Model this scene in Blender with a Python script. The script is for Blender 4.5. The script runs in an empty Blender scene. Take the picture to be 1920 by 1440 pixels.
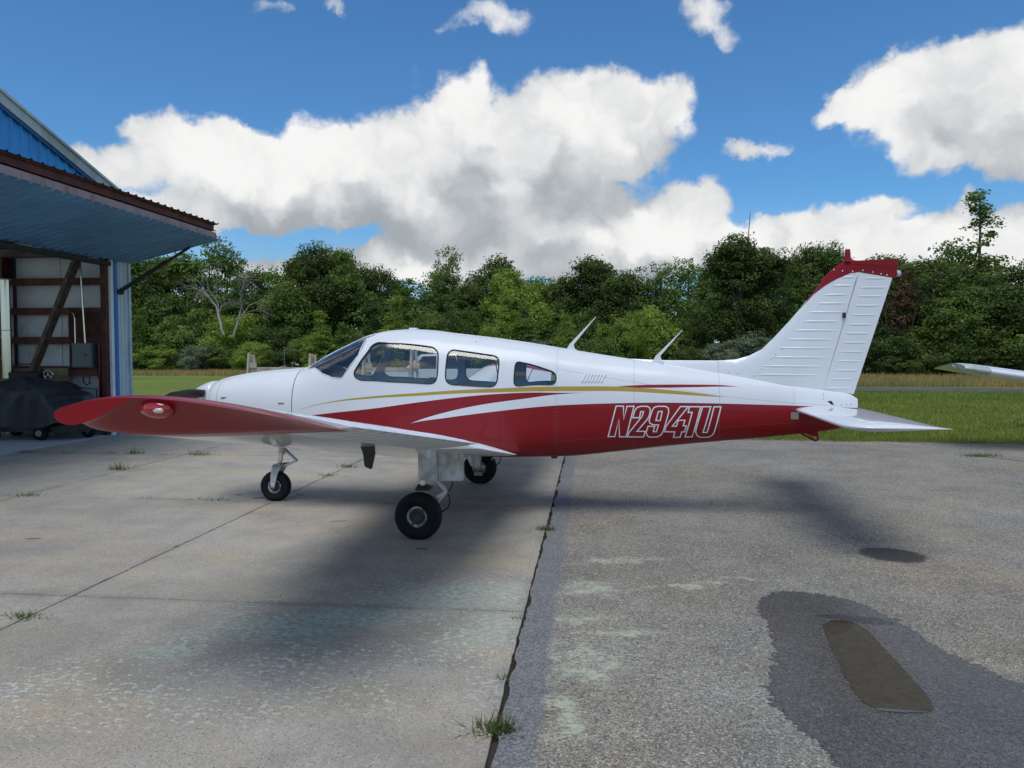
import bpy, bmesh, math, random
import numpy as np
from mathutils import Vector, Matrix
from mathutils.geometry import delaunay_2d_cdt, tessellate_polygon

random.seed(7); rng = np.random.default_rng(11)
sc = bpy.context.scene
COL = sc.collection
R = math.radians

# ------------------------------------------------------------------ camera
cam = bpy.data.cameras.new('camera')
cam.sensor_fit = 'HORIZONTAL'; cam.sensor_width = 36.0
cam.lens = 1430.0 / 1920.0 * 36.0
cam.clip_start = 0.05; cam.clip_end = 3000.0
cam_o = bpy.data.objects.new('camera', cam); COL.objects.link(cam_o)
cam_o.location = (0, 0, 1.75)
cam_o.rotation_euler = (R(90 - 2.4), 0, R(5.9))
sc.camera = cam_o

# ------------------------------------------------------------------ light
SUN_DIR = Vector((-0.05, -0.44, 1.0)).normalized()      # towards the sun, veiled by thin cloud
SUN_STRENGTH, SUN_ANGLE = 2.25, 38.0
SKY_STRENGTH = 0.10
sc.view_settings.view_transform = 'Standard'
sc.view_settings.look = 'None'
sc.view_settings.exposure = 0.0
sc.view_settings.gamma = 1.0
sc.view_settings.use_curve_mapping = False
sc.cycles.max_bounces = 10; sc.cycles.diffuse_bounces = 6
sc.cycles.transparent_max_bounces = 16
sc.cycles.use_denoising = True

sun = bpy.data.lights.new('sun', 'SUN')
sun.energy = SUN_STRENGTH; sun.angle = R(SUN_ANGLE); sun.color = (1.0, 0.96, 0.90)
sun_o = bpy.data.objects.new('sun', sun); COL.objects.link(sun_o)
sun_o.rotation_euler = SUN_DIR.to_track_quat('Z', 'Y').to_euler()
sun_o.location = (0, -20, 40)


# ------------------------------------------------------------------ node helper
class NT:
    """Thin wrapper: nt.add('ShaderNodeMath', a, b, op='ADD') -> output socket."""
    def __init__(self, tree): self.t = tree
    def node(self, kind, **kw):
        n = self.t.nodes.new(kind)
        for k, v in kw.items(): setattr(n, k, v)
        return n
    def set(self, sock, v):
        if isinstance(v, bpy.types.NodeSocket): self.t.links.new(v, sock)
        elif v is not None: sock.default_value = v
    def m(self, op, a, b=None, c=None, clamp=False):
        n = self.node('ShaderNodeMath', operation=op, use_clamp=clamp)
        for i, v in enumerate((a, b, c)): self.set(n.inputs[i], v)
        return n.outputs[0]
    def v(self, op, a, b=None, c=None):
        n = self.node('ShaderNodeVectorMath', operation=op)
        if op == 'SCALE':
            self.set(n.inputs[0], a); self.set(n.inputs['Scale'], b)
        else:
            for i, x in enumerate((a, b, c)): self.set(n.inputs[i], x)
        return n.outputs['Value'] if op in ('DOT_PRODUCT', 'LENGTH', 'DISTANCE') else n.outputs[0]
    def sep(self, v):
        n = self.node('ShaderNodeSeparateXYZ'); self.set(n.inputs[0], v); return n.outputs
    def com(self, x, y, z=0.0):
        n = self.node('ShaderNodeCombineXYZ')
        for i, q in enumerate((x, y, z)): self.set(n.inputs[i], q)
        return n.outputs[0]
    def noise(self, vec, scale, detail=4.0, rough=0.55, dist=0.0, out=0, dims='3D'):
        n = self.node('ShaderNodeTexNoise', noise_dimensions=dims)
        self.set(n.inputs['Vector'], vec)
        n.inputs['Scale'].default_value = scale; n.inputs['Detail'].default_value = detail
        n.inputs['Roughness'].default_value = rough; n.inputs['Distortion'].default_value = dist
        return n.outputs[out]
    def voro(self, vec, scale, feature='F1', out='Distance', smooth=None, rnd=1.0):
        n = self.node('ShaderNodeTexVoronoi', feature=feature)
        self.set(n.inputs['Vector'], vec); n.inputs['Scale'].default_value = scale
        n.inputs['Randomness'].default_value = rnd
        return n.outputs[out]
    def ramp(self, f, lo, hi, a=0.0, b=1.0, smooth=True):
        n = self.node('ShaderNodeMapRange', interpolation_type='SMOOTHSTEP' if smooth else 'LINEAR')
        for i, q in enumerate((f, lo, hi, a, b)): self.set(n.inputs[i], q)
        return n.outputs[0]
    def mix(self, f, a, b, mode='MIX'):
        n = self.node('ShaderNodeMix', data_type='RGBA', blend_type=mode)
        self.set(n.inputs[0], f)
        for i, q in ((6, a), (7, b)):
            if isinstance(q, (tuple, list)): q = (*q[:3], 1.0)
            self.set(n.inputs[i], q)
        return n.outputs[2]


# ------------------------------------------------------------------ sky: Nishita with cumulus
# clouds as (azimuth, elevation, half width, half height, weight) in radians
BLOBS= [(-0.595, 0.21, 0.059, 0.036, 1.0), (-0.514, 0.239, 0.075, 0.05, 1.1), (-0.454, 0.248, 0.055, 0.045, 1.0), (-0.455, 0.199, 0.134, 0.059, 1.1), (-0.34, 0.247, 0.098, 0.062, 1.1), (-0.374, 0.172, 0.141, 0.032, 0.9), (-0.281, 0.259, 0.06, 0.056, 0.8), (-0.24, 0.235, 0.129, 0.074, 1.1), (-0.158, 0.316, 0.052, 0.055, 0.9), (-0.138, 0.263, 0.117, 0.083, 1.1), (-0.075, 0.282, 0.083, 0.069, 0.9), (-0.02, 0.312, 0.089, 0.061, 1.0), (0.047, 0.322, 0.074, 0.042, 0.8), (0.088, 0.299, 0.066, 0.055, 0.9), (0.028, 0.261, 0.095, 0.057, 0.9), (-0.075, 0.218, 0.166, 0.065, 1.1), (-0.227, 0.184, 0.136, 0.053, 1.0), (0.007, 0.217, 0.062, 0.032, 0.7), (0.089, 0.195, 0.04, 0.032, 0.8), (0.135, 0.183, 0.039, 0.048, 0.9), (0.028, 0.17, 0.075, 0.04, 0.9), (-0.034, 0.138, 0.124, 0.041, 1.0), (0.096, 0.142, 0.107, 0.046, 1.0), (-0.172, 0.131, 0.152, 0.034, 1.0), (-0.268, 0.126, 0.047, 0.025, 0.8), (-0.075, 0.111, 0.139, 0.027, 0.9), (-0.4, 0.118, 0.038, 0.016, 0.8), (-0.348, 0.111, 0.078, 0.017, 0.6), (0.243, 0.152, 0.068, 0.028, 1.0), (0.321, 0.157, 0.075, 0.031, 0.9), (0.372, 0.129, 0.049, 0.022, 0.8), (0.425, 0.14, 0.057, 0.029, 1.0), (0.46, 0.128, 0.045, 0.032, 0.9), (0.344, 0.118, 0.147, 0.031, 1.0), (0.194, 0.126, 0.095, 0.033, 0.9), (0.476, 0.093, 0.073, 0.034, 0.8), (0.295, 0.281, 0.041, 0.028, 1.0), (0.346, 0.289, 0.067, 0.051, 1.0), (0.39, 0.3, 0.069, 0.049, 1.0), (0.447, 0.296, 0.07, 0.056, 1.1), (0.491, 0.257, 0.071, 0.074, 1.1), (0.418, 0.229, 0.088, 0.048, 1.1), (0.497, 0.202, 0.094, 0.038, 1.0), (0.369, 0.252, 0.077, 0.04, 0.8), (0.192, 0.249, 0.051, 0.015, 0.75), (0.229, 0.256, 0.025, 0.011, 0.5), (0.146, 0.405, 0.055, 0.023, 0.75), (0.178, 0.385, 0.029, 0.019, 0.5), (-0.127, 0.412, 0.058, 0.024, 0.62), (-0.165, 0.404, 0.027, 0.014, 0.4), (-0.402, 0.391, 0.034, 0.011, 0.5), (-0.327, 0.412, 0.022, 0.011, 0.6), (-0.233, 0.341, 0.016, 0.024, 0.38), (-0.559, 0.259, 0.031, 0.019, 0.6), (-0.27, 0.36, 0.012, 0.008, 0.3), (-0.041, 0.379, 0.011, 0.007, 0.3), (-0.014, 0.392, 0.008, 0.008, 0.2), (-0.532, 0.162, 0.103, 0.024, 0.9), (-0.308, 0.201, 0.146, 0.058, 1.1), (-0.124, 0.185, 0.138, 0.046, 1.1), (-0.02, 0.262, 0.117, 0.07, 1.0), (-0.423, 0.232, 0.075, 0.055, 1.0), (-0.192, 0.275, 0.075, 0.063, 0.9), (-0.054, 0.165, 0.179, 0.04, 1.0), (0.049, 0.13, 0.176, 0.037, 1.0), (-0.159, 0.104, 0.207, 0.027, 0.8), (0.096, 0.162, 0.08, 0.039, 0.9), (0.292, 0.121, 0.13, 0.031, 1.0), (0.451, 0.1, 0.111, 0.029, 0.9), (0.062, 0.103, 0.202, 0.027, 0.8), (-0.374, 0.103, 0.097, 0.025, 1.0), (-0.289, 0.114, 0.074, 0.03, 1.0), (-0.444, 0.101, 0.056, 0.019, 0.9), (-0.214, 0.11, 0.096, 0.031, 1.0), (-0.758, 0.179, 0.07, 0.042, 1.0), (-0.839, 0.192, 0.065, 0.049, 1.0), (-0.833, 0.123, 0.116, 0.03, 1.0), (0.586, 0.174, 0.083, 0.041, 1.0), (0.624, 0.242, 0.062, 0.053, 0.9), (0.682, 0.117, 0.09, 0.029, 1.0)]


world = bpy.data.worlds.new('World'); sc.world = world
world.use_nodes = True
wt = world.node_tree; wt.nodes.clear()

def build_sky():
    q = NT(wt)
    out = q.node('ShaderNodeOutputWorld'); bg = q.node('ShaderNodeBackground')
    wt.links.new(bg.outputs[0], out.inputs[0])
    sky = q.node('ShaderNodeTexSky', sky_type='NISHITA', sun_disc=False)
    sky.sun_elevation = math.asin(SUN_DIR.z)
    sky.sun_rotation = math.atan2(SUN_DIR.x, SUN_DIR.y)
    sky.air_density = 1.0; sky.dust_density = 0.3; sky.ozone_density = 1.6
    s = q.sep(q.v('NORMALIZE', q.node('ShaderNodeTexCoord').outputs['Generated']))
    az = q.m('ARCTAN2', s[0], s[1]); el = q.m('ARCSINE', s[2])
    p = q.com(az, el, 0.0)
    w1 = q.v('SUBTRACT', q.noise(p, 8.0, 2.0, 0.5, out=1), (0.5, 0.5, 0.5))
    w2 = q.v('SUBTRACT', q.noise(p, 26.0, 5.0, 0.58, out=1), (0.5, 0.5, 0.5))
    pw = q.v('MULTIPLY_ADD', w1, (0.09, 0.07, 0.0), p)
    pw = q.v('MULTIPLY_ADD', w2, (0.055, 0.050, 0.0), pw)
    pw = q.v('MULTIPLY', pw, (1, 1, 0))
    def field(blobs, dx, dy):
        v = q.v('ADD', pw, (dx, dy, 0.0)) if dx or dy else pw
        acc = None
        for az_, el_, rx, ry, w in blobs:
            u = q.v('MULTIPLY_ADD', v, (1 / rx, 1 / ry, 0), (-az_ / rx, -el_ / ry, 0))
            d = q.v('DOT_PRODUCT', u, u)
            f = q.m('MULTIPLY_ADD', d, -w, w, clamp=True)
            acc = q.m('MULTIPLY', f, f) if acc is None else q.m('MULTIPLY_ADD', f, f, acc)
        return acc
    # beyond the frame: the same broken cumulus from noise
    far = q.m('MAXIMUM', q.ramp(q.m('ABSOLUTE', az), 0.85, 1.15), q.ramp(el, 0.45, 0.62))
    gen = q.ramp(q.noise(q.v('MULTIPLY', pw, (1, 1.6, 1)), 2.6, 3.0, 0.5), 0.47, 0.75, 0.0, 1.6)
    F0 = q.m('MULTIPLY_ADD', far, gen, field(BLOBS, 0, 0))
    big = [b for b in BLOBS if b[4] >= 0.7]
    F2 = q.m('MULTIPLY_ADD', far, gen, field(big, -0.015, 0.060))     # how much cloud lies sunward
    fb = q.noise(p, 22.0, 9.0, 0.56)
    fb2 = q.noise(p, 9.0, 5.0, 0.52)
    bil = q.m('ABSOLUTE', q.m('SUBTRACT', q.noise(pw, 11.0, 4.0, 0.45), 0.5))      # billows: creases where it is small
    D = q.m('MULTIPLY_ADD', q.m('SUBTRACT', fb, 0.5), 0.85, F0)
    D = q.m('MULTIPLY_ADD', q.m('SUBTRACT', fb2, 0.5), 0.45, D)
    gate = q.ramp(F0, 0.0, 0.16)
    alpha = q.m('MULTIPLY', q.ramp(D, 0.02, 0.54), gate)
    alpha = q.m('MULTIPLY', alpha, q.ramp(s[2], -0.02, 0.02))
    # thin haze and broken low cloud towards the horizon
    low = q.m('MULTIPLY', q.ramp(el, 0.20, 0.06), q.ramp(q.noise(q.v('MULTIPLY', pw, (1, 2.6, 1)), 7.0, 6.0, 0.6), 0.34, 0.66, 0.10, 0.62))
    alpha = q.m('MAXIMUM', alpha, q.m('MULTIPLY', low, q.ramp(s[2], -0.02, 0.02)))
    # lit crowns, grey bases
    base = q.ramp(F2, 0.5, 3.4)
    rel = q.m('MINIMUM', q.m('SUBTRACT', F0, F2), 0.8)
    shade = q.m('MULTIPLY_ADD', base, -0.27, 0.86)
    shade = q.m('MULTIPLY_ADD', rel, 0.17, shade)
    shade = q.m('MULTIPLY_ADD', q.m('SUBTRACT', fb, 0.5), 0.20, shade)
    shade = q.m('MULTIPLY_ADD', q.m('SUBTRACT', q.noise(pw, 6.5, 3.0, 0.45), 0.5), 0.78, shade)
    shade = q.m('MULTIPLY_ADD', q.m('SUBTRACT', bil, 0.10), 1.05, shade)
    shade = q.m('SMOOTH_MAX', shade, 0.46, 0.25); shade = q.m('SMOOTH_MIN', shade, 1.0, 0.12)
    K = CLOUD_GAIN / SKY_STRENGTH
    ccol = q.mix(q.ramp(shade, 0.35, 0.95, smooth=False), (0.82, 0.915, 1.0), (1.0, 0.995, 0.99))
    ccol = q.v('SCALE', q.v('SCALE', ccol, shade), K)
    blue = q.mix(1.0, sky.outputs[0], SKY_TINT, 'MULTIPLY')
    q.set(bg.inputs[0], q.mix(alpha, blue, ccol)); bg.inputs[1].default_value = SKY_STRENGTH
CLOUD_GAIN = 0.93
SKY_TINT = (0.52, 0.95, 1.28)
build_sky()
world.cycles.sampling_method = 'MANUAL'; world.cycles.sample_map_resolution = 512


# ------------------------------------------------------------------ mesh helpers
class MB:
    """Collects verts and faces for ONE mesh object."""
    def __init__(self): self.v = []; self.f = []; self.mi = []; self.sm = []
    def add(self, vs, fs, mi=0, smooth=False):
        o = len(self.v); self.v += [tuple(map(float, p)) for p in vs]
        for f in fs: self.f.append(tuple(o + i for i in f)); self.mi.append(mi); self.sm.append(smooth)
        return self
    def box(self, x0, x1, y0, y1, z0, z1, mi=0):
        vs = [(x, y, z) for z in (z0, z1) for y in (y0, y1) for x in (x0, x1)]
        return self.add(vs, [(0, 2, 3, 1), (4, 5, 7, 6), (0, 1, 5, 4), (2, 6, 7, 3), (0, 4, 6, 2), (1, 3, 7, 5)], mi)
    def beam(self, a, b, w, h, mi=0, up=(0, 0, 1), taper=1.0):
        a, b = Vector(a), Vector(b); d = (b - a).normalized()
        u = Vector(up)
        if abs(d.dot(u)) > 0.98: u = Vector((1, 0, 0))
        s = d.cross(u).normalized(); t = s.cross(d)
        vs = []
        for p, k in ((a, 1.0), (b, taper)):
            for i, j in ((-1, -1), (1, -1), (1, 1), (-1, 1)): vs.append(p + s * (i * w * k / 2) + t * (j * h * k / 2))
        return self.add(vs, [(3, 2, 1, 0), (4, 5, 6, 7), (0, 1, 5, 4), (1, 2, 6, 5), (2, 3, 7, 6), (3, 0, 4, 7)], mi)
    def tube(self, pts, r, n=8, mi=0, cap=True):
        pts = [Vector(p) for p in pts]; m = len(pts)
        rr = r if isinstance(r, (list, tuple)) else [r] * m
        vs = []; prev = None
        for i, p in enumerate(pts):
            d = (pts[min(i + 1, m - 1)] - pts[max(i - 1, 0)]).normalized()
            if prev is None:
                u = Vector((0, 0, 1)) if abs(d.z) < 0.9 else Vector((1, 0, 0))
                s = d.cross(u).normalized()
            else: s = (prev - d * prev.dot(d)).normalized()
            prev = s; t = d.cross(s)
            for k in range(n):
                a = 2 * math.pi * k / n; vs.append(p + (s * math.cos(a) + t * math.sin(a)) * rr[i])
        fs = [(i * n + k, i * n + (k + 1) % n, (i + 1) * n + (k + 1) % n, (i + 1) * n + k) for i in range(m - 1) for k in range(n)]
        self.add(vs, fs, mi, True)
        if cap:
            self.add(vs[:n], [tuple(range(n - 1, -1, -1))], mi); self.add(vs[-n:], [tuple(range(n))], mi)
        return self
    def lathe(self, prof, axis='y', c=(0, 0, 0), n=28, mi=0, smooth=True):
        """prof: list of (radius, along-axis)."""
        vs = []; m = len(prof)
        for r, a in prof:
            for k in range(n):
                t = 2 * math.pi * k / n; p, q = r * math.cos(t), r * math.sin(t)
                vs.append({'y': (c[0] + p, c[1] + a, c[2] + q), 'x': (c[0] + a, c[1] + p, c[2] + q), 'z': (c[0] + p, c[1] + q, c[2] + a)}[axis])
        fs = [(i * n + k, i * n + (k + 1) % n, (i + 1) * n + (k + 1) % n, (i + 1) * n + k) for i in range(m - 1) for k in range(n)]
        return self.add(vs, fs, mi, smooth)
    def prism(self, poly, y0, y1, axis='y', mi=0):
        n = len(poly)
        def P(a, b, w): return {'y': (a, w, b), 'x': (w, a, b), 'z': (a, b, w)}[axis]
        vs = [P(a, b, y0) for a, b in poly] + [P(a, b, y1) for a, b in poly]
        fs = [tuple(range(n)), tuple(range(2 * n - 1, n - 1, -1))] + [(i, i + n, (i + 1) % n + n, (i + 1) % n) for i in range(n)]
        return self.add(vs, fs, mi)
    def mesh(self, name, mats, normals=None, fix=True):
        me = bpy.data.meshes.new(name)
        me.from_pydata(self.v, [], self.f)
        for m in (mats if isinstance(mats, (list, tuple)) else [mats]): me.materials.append(m)
        me.polygons.foreach_set('material_index', self.mi)
        me.polygons.foreach_set('use_smooth', self.sm)
        if fix and normals is None:
            bm = bmesh.new(); bm.from_mesh(me)
            bmesh.ops.recalc_face_normals(bm, faces=bm.faces); bm.to_mesh(me); bm.free()
        me.update()
        if normals is not None: me.normals_split_custom_set_from_vertices([tuple(n) for n in normals])
        return me
    def build(self, name, mats, parent=None, bevel=0.0, **kw):
        return link(name, self.mesh(name, mats, **kw), parent, bevel)

def link(name, me, parent=None, bevel=0.0, loc=None, rz=None):
    o = bpy.data.objects.new(name, me); COL.objects.link(o)
    if parent is not None: o.parent = parent
    if loc is not None: o.location = loc
    if rz is not None: o.rotation_euler.z = rz
    if bevel:
        b = o.modifiers.new('bevel', 'BEVEL'); b.width = bevel; b.segments = 2; b.limit_method = 'ANGLE'; b.angle_limit = R(40)
    return o

def tag(o, label=None, cat=None, group=None, kind=None):
    if label: o['label'] = label
    if cat: o['category'] = cat
    if group: o['group'] = group
    if kind: o['kind'] = kind
    return o

def thing(name, label, cat, loc=(0, 0, 0), rz=0.0, group=None):
    o = bpy.data.objects.new(name, None); COL.objects.link(o)
    o.empty_display_size = 0.1; o.location = loc; o.rotation_euler.z = rz
    return tag(o, label, cat, group)

def mesh_np(name, verts, faces, mats, smooth=False, mi=None):
    """fast path for big meshes: verts (n,3), faces (m,k) arrays."""
    me = bpy.data.meshes.new(name)
    nv, (nf, k) = len(verts), faces.shape
    me.vertices.add(nv); me.vertices.foreach_set('co', np.ascontiguousarray(verts, np.float32).ravel())
    me.loops.add(nf * k); me.loops.foreach_set('vertex_index', np.ascontiguousarray(faces, np.int32).ravel())
    me.polygons.add(nf)
    me.polygons.foreach_set('loop_start', np.arange(0, nf * k, k, dtype=np.int32))
    if mi is not None: me.polygons.foreach_set('material_index', np.asarray(mi, np.int32))
    for m in (mats if isinstance(mats, (list, tuple)) else [mats]): me.materials.append(m)
    me.update(calc_edges=True)
    me.polygons.foreach_set('use_smooth', np.full(nf, bool(smooth)))
    return me

def mattr(me, name, vals):
    a = me.attributes.new(name, 'FLOAT', 'POINT'); a.data.foreach_set('value', np.ascontiguousarray(vals, np.float32))

# ------------------------------------------------------------------ materials
def material(name):
    m = bpy.data.materials.new(name); m.use_nodes = True
    t = m.node_tree; q = NT(t)
    return m, q, t.nodes['Principled BSDF']

def plain(name, col, rough=0.5, metal=0.0, coat=0.0, var=0.12, scale=6.0, bump=0.0, bscale=60.0, spec=0.5, rvar=0.0):
    """A surface of one substance, with grain and slight wear."""
    m, q, b = material(name)
    co = q.node('ShaderNodeTexCoord').outputs['Object']
    n = q.noise(co, scale, 5.0, 0.6)
    c = q.mix(n, tuple(x * (1 - var) for x in col), tuple(min(1, x * (1 + var)) for x in col))
    q.set(b.inputs['Base Color'], c)
    b.inputs['Metallic'].default_value = metal; b.inputs['Coat Weight'].default_value = coat
    b.inputs['Coat Roughness'].default_value = 0.04
    b.inputs['Specular IOR Level'].default_value = spec
    if rvar: q.set(b.inputs['Roughness'], q.ramp(q.noise(co, scale * 3, 4), 0.3, 0.7, rough - rvar, rough + rvar))
    else: b.inputs['Roughness'].default_value = rough
    if bump:
        bn = q.node('ShaderNodeBump'); bn.inputs['Strength'].default_value = bump; bn.inputs['Distance'].default_value = 0.01
        q.set(bn.inputs['Height'], q.noise(co, bscale, 4)); q.set(b.inputs['Normal'], bn.outputs[0])
    return m

def weathered(name, col, rust, amount=0.35, rough=0.6, scale=4.0, metal=0.0, stretch=(1, 1, 0.3)):
    m, q, b = material(name)
    co = q.v('MULTIPLY', q.node('ShaderNodeTexCoord').outputs['Object'], stretch)
    k = q.ramp(q.noise(co, scale, 8, 0.65), 0.62 - amount * 0.5, 0.78 - amount * 0.3)
    fine = q.noise(co, scale * 9, 4)
    c = q.mix(k, q.mix(fine, tuple(x * 0.85 for x in col), tuple(x * 1.12 for x in col)), rust)
    q.set(b.inputs['Base Color'], c); b.inputs['Roughness'].default_value = rough; b.inputs['Metallic'].default_value = metal
    return m

def glass_mat(name, tint=(0.86, 0.89, 0.90), refl=1.0, rough=0.0):
    m, q, b = material(name); t = m.node_tree; t.nodes.remove(b)
    out = t.nodes['Material Output']
    tr = q.node('ShaderNodeBsdfTransparent'); tr.inputs[0].default_value = (*tint, 1)
    gl = q.node('ShaderNodeBsdfGlossy'); gl.inputs['Roughness'].default_value = rough; gl.inputs[0].default_value = (1, 1, 1, 1)
    fr = q.node('ShaderNodeFresnel'); fr.inputs[0].default_value = 1.52
    mx = q.node('ShaderNodeMixShader')
    co = q.node('ShaderNodeTexCoord').outputs['Object']
    bn = q.node('ShaderNodeBump'); bn.inputs['Strength'].default_value = 0.12; bn.inputs['Distance'].default_value = 0.02
    q.set(bn.inputs['Height'], q.noise(q.v('MULTIPLY', co, (1.0, 1.0, 2.4)), 2.6, 1.5, 0.4)); q.set(gl.inputs['Normal'], bn.outputs[0])
    q.set(mx.inputs[0], q.m('MULTIPLY_ADD', fr.outputs[0], 1.7 * refl, 0.02, clamp=True))
    t.links.new(tr.outputs[0], mx.inputs[1]); t.links.new(gl.outputs[0], mx.inputs[2])
    t.links.new(mx.outputs[0], out.inputs[0])
    return m

M = {}
WHITE = (0.70, 0.72, 0.75); RED = (0.235, 0.003, 0.008); GOLD = (0.41, 0.285, 0.045)
M['white'] = plain('white_gloss_paint', WHITE, 0.30, coat=0.7, var=0.03, scale=3)
M['red'] = plain('red_gloss_paint', RED, 0.36, coat=0.14, spec=0.25, var=0.06, scale=3)
M['tyre'] = plain('tyre_rubber', (0.010, 0.010, 0.011), 0.75, var=0.3, scale=30, bump=0.15, bscale=140, spec=0.25)
M['rubber'] = plain('black_rubber', (0.012, 0.012, 0.013), 0.55, var=0.2)
M['black'] = plain('black_paint', (0.014, 0.014, 0.016), 0.42, var=0.2, scale=12)
M['alu'] = plain('bare_aluminium', (0.55, 0.55, 0.54), 0.35, metal=1.0, var=0.15, scale=25, rvar=0.12)
M['hub'] = weathered('chipped_white_hub', (0.62, 0.61, 0.58), (0.05, 0.045, 0.04), 0.55, 0.5, 30.0, stretch=(1, 1, 1))
M['hubdark'] = plain('dirty_hub_casting', (0.045, 0.044, 0.042), 0.6, var=0.4, scale=40)
M['steel'] = plain('grey_steel', (0.30, 0.30, 0.30), 0.4, metal=0.8, var=0.2, scale=20)
M['chrome'] = plain('polished_strut_steel', (0.75, 0.75, 0.74), 0.15, metal=1.0, var=0.05)
M['brass'] = plain('brown_leather', (0.20, 0.075, 0.028), 0.55, var=0.15, scale=14, bump=0.2)
M['seat'] = plain('grey_seat_fabric', (0.16, 0.15, 0.15), 0.85, var=0.15, scale=20, bump=0.3, bscale=200)
M['liner'] = plain('pale_cabin_liner', (0.52, 0.51, 0.48), 0.8, var=0.06)
M['panel'] = plain('dark_instrument_panel', (0.03, 0.03, 0.032), 0.6, var=0.2)
M['glass'] = glass_mat('plexiglass', rough=0.07)
M['lens_clear'] = glass_mat('clear_lens', (0.9, 0.92, 0.92), 1.4)
M['lens_red'] = plain('red_lens', (0.35, 0.010, 0.008), 0.12, coat=1.0, var=0.1)
M['lamp'] = plain('frosted_bulb', (0.55, 0.54, 0.52), 0.2, coat=1.0, var=0.05)
M['white_flat'] = weathered('white_worn_paint', (0.62, 0.64, 0.65), (0.36, 0.35, 0.33), 0.42, 0.5, 9.0, stretch=(1, 1, 0.6))

# ------------------------------------------------------------------ fuselage surface (metres, aircraft axes: x aft, y right, z up)

# x, z_top, z_bot, half width, z_mid, n_top, n_bot
ST=np.array([
[-2.77,1.40,0.84,.33,1.13,2.3,2.5],
[-2.72,1.43,0.80,.38,1.13,2.4,2.7],
[-2.6,1.465,0.77,.42,1.13,2.5,2.9],
[-2.33,1.515,0.73,.46,1.12,2.6,3.2],
[-2.0,1.548,0.69,.495,1.11,2.6,3.4],
[-1.65,1.58,0.66,.52,1.10,2.6,3.6],
[-1.41,1.72,0.645,.53,1.10,2.5,3.8],
[-1.15,1.842,0.635,.535,1.10,2.7,4],
[-.89,1.946,0.625,.54,1.10,3.0,4],
[-.6,2.000,0.61,.54,1.10,3.0,4],
[-.42,2.008,0.605,.54,1.10,3.0,4],
[-.2,1.998,0.60,.54,1.10,3.0,4],
[.05,1.967,0.598,.535,1.10,3.0,4],
[.53,1.911,0.597,.52,1.09,3.0,4],
[.95,1.851,0.60,.475,1.08,3.0,3.6],
[1.37,1.78,0.612,.42,1.08,2.6,3.2],
[1.84,1.704,0.66,.35,1.08,2.3,2.8],
[2.4,1.620,0.73,.275,1.09,2.2,2.5],
[2.95,1.533,0.79,.205,1.10,2.1,2.3],
[3.4,1.47,0.835,.15,1.12,2.0,2.2],
[3.8,1.405,0.885,.105,1.13,2.0,2.1],
[4.1,1.35,0.925,.075,1.14,2.0,2.0],
[4.3,1.31,0.985,.05,1.15,2.0,2.0],
[4.375,1.26,1.08,.02,1.16,2.0,2.0]])
def _pchip(x,y):
    h=np.diff(x); d=np.diff(y)/h; m=np.zeros_like(y)
    for i in range(1,len(x)-1):
        if d[i-1]*d[i]>0:
            w1=2*h[i]+h[i-1];w2=h[i]+2*h[i-1]; m[i]=(w1+w2)/(w1/d[i-1]+w2/d[i])
    m[0]=d[0];m[-1]=d[-1]; return m
_M=[_pchip(ST[:,0],ST[:,k]) for k in range(1,7)]
def stn(x):
    X=ST[:,0]; x=np.clip(x,X[0],X[-1]); i=np.clip(np.searchsorted(X,x)-1,0,len(X)-2)
    h=X[i+1]-X[i]; t=(x-X[i])/h; r=[]
    for k in range(6):
        y=ST[:,k+1];m=_M[k]
        r.append((2*t**3-3*t*t+1)*y[i]+(t**3-2*t*t+t)*h*m[i]+(3*t*t-2*t**3)*y[i+1]+(t**3-t*t)*h*m[i+1])
    return r
def fpt(x,ph,s=-1):  # ph 0 top .. pi bottom
    x=np.asarray(x,float);ph=np.asarray(ph,float)
    zt,zb,hw,zm,nt,nb=stn(x)
    c=np.cos(ph);sn=np.clip(np.sin(ph),0,1)
    n=np.where(c>=0,nt,nb)
    y=s*hw*sn**(2/n); z=zm+np.where(c>=0,(zt-zm),(zm-zb))*np.sign(c)*np.abs(c)**(2/n)
    return np.stack(np.broadcast_arrays(x,y,z),-1)
def phi(x,z):
    zt,zb,hw,zm,nt,nb=stn(x)
    z=np.asarray(z,float)
    a=np.clip(np.abs(z-zm)/np.where(z>=zm,zt-zm,zm-zb),0,1)
    n=np.where(z>=zm,nt,nb); c=a**(n/2)*np.sign(z-zm)
    return np.arccos(np.clip(c,-1,1))

def fnormal(P):
    """analytic outward normal of the fuselage at points P (n,3)."""
    def f(x, y, z):
        zt, zb, hw, zm, nt, nb = stn(x)
        up = z >= zm
        n = np.where(up, nt, nb); h = np.where(up, zt - zm, zm - zb)
        return np.abs(y / hw) ** n + np.abs((z - zm) / h) ** n
    x, y, z = P[:, 0], P[:, 1], P[:, 2]; e = 1e-3
    g = np.stack([f(x + e, y, z) - f(x - e, y, z), f(x, y + e, z) - f(x, y - e, z), f(x, y, z + e) - f(x, y, z - e)], -1)
    return g / np.maximum(np.linalg.norm(g, axis=1, keepdims=True), 1e-9)

def chaikin(p, it=2):
    p = np.asarray(p, float)
    for _ in range(it):
        q = np.roll(p, -1, 0)
        p = np.stack([0.75 * p + 0.25 * q, 0.25 * p + 0.75 * q], 1).reshape(-1, 2)
    return p

def soften(p, r=0.016):
    """round each corner by at most r."""
    p = np.asarray(p, float); out = []
    for a, b, c in zip(np.roll(p, 1, 0), p, np.roll(p, -1, 0)):
        for e in (a, c):
            L = np.linalg.norm(e - b); out.append(b + (e - b) / L * min(0.3 * L, r))
    return np.array(out)

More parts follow.
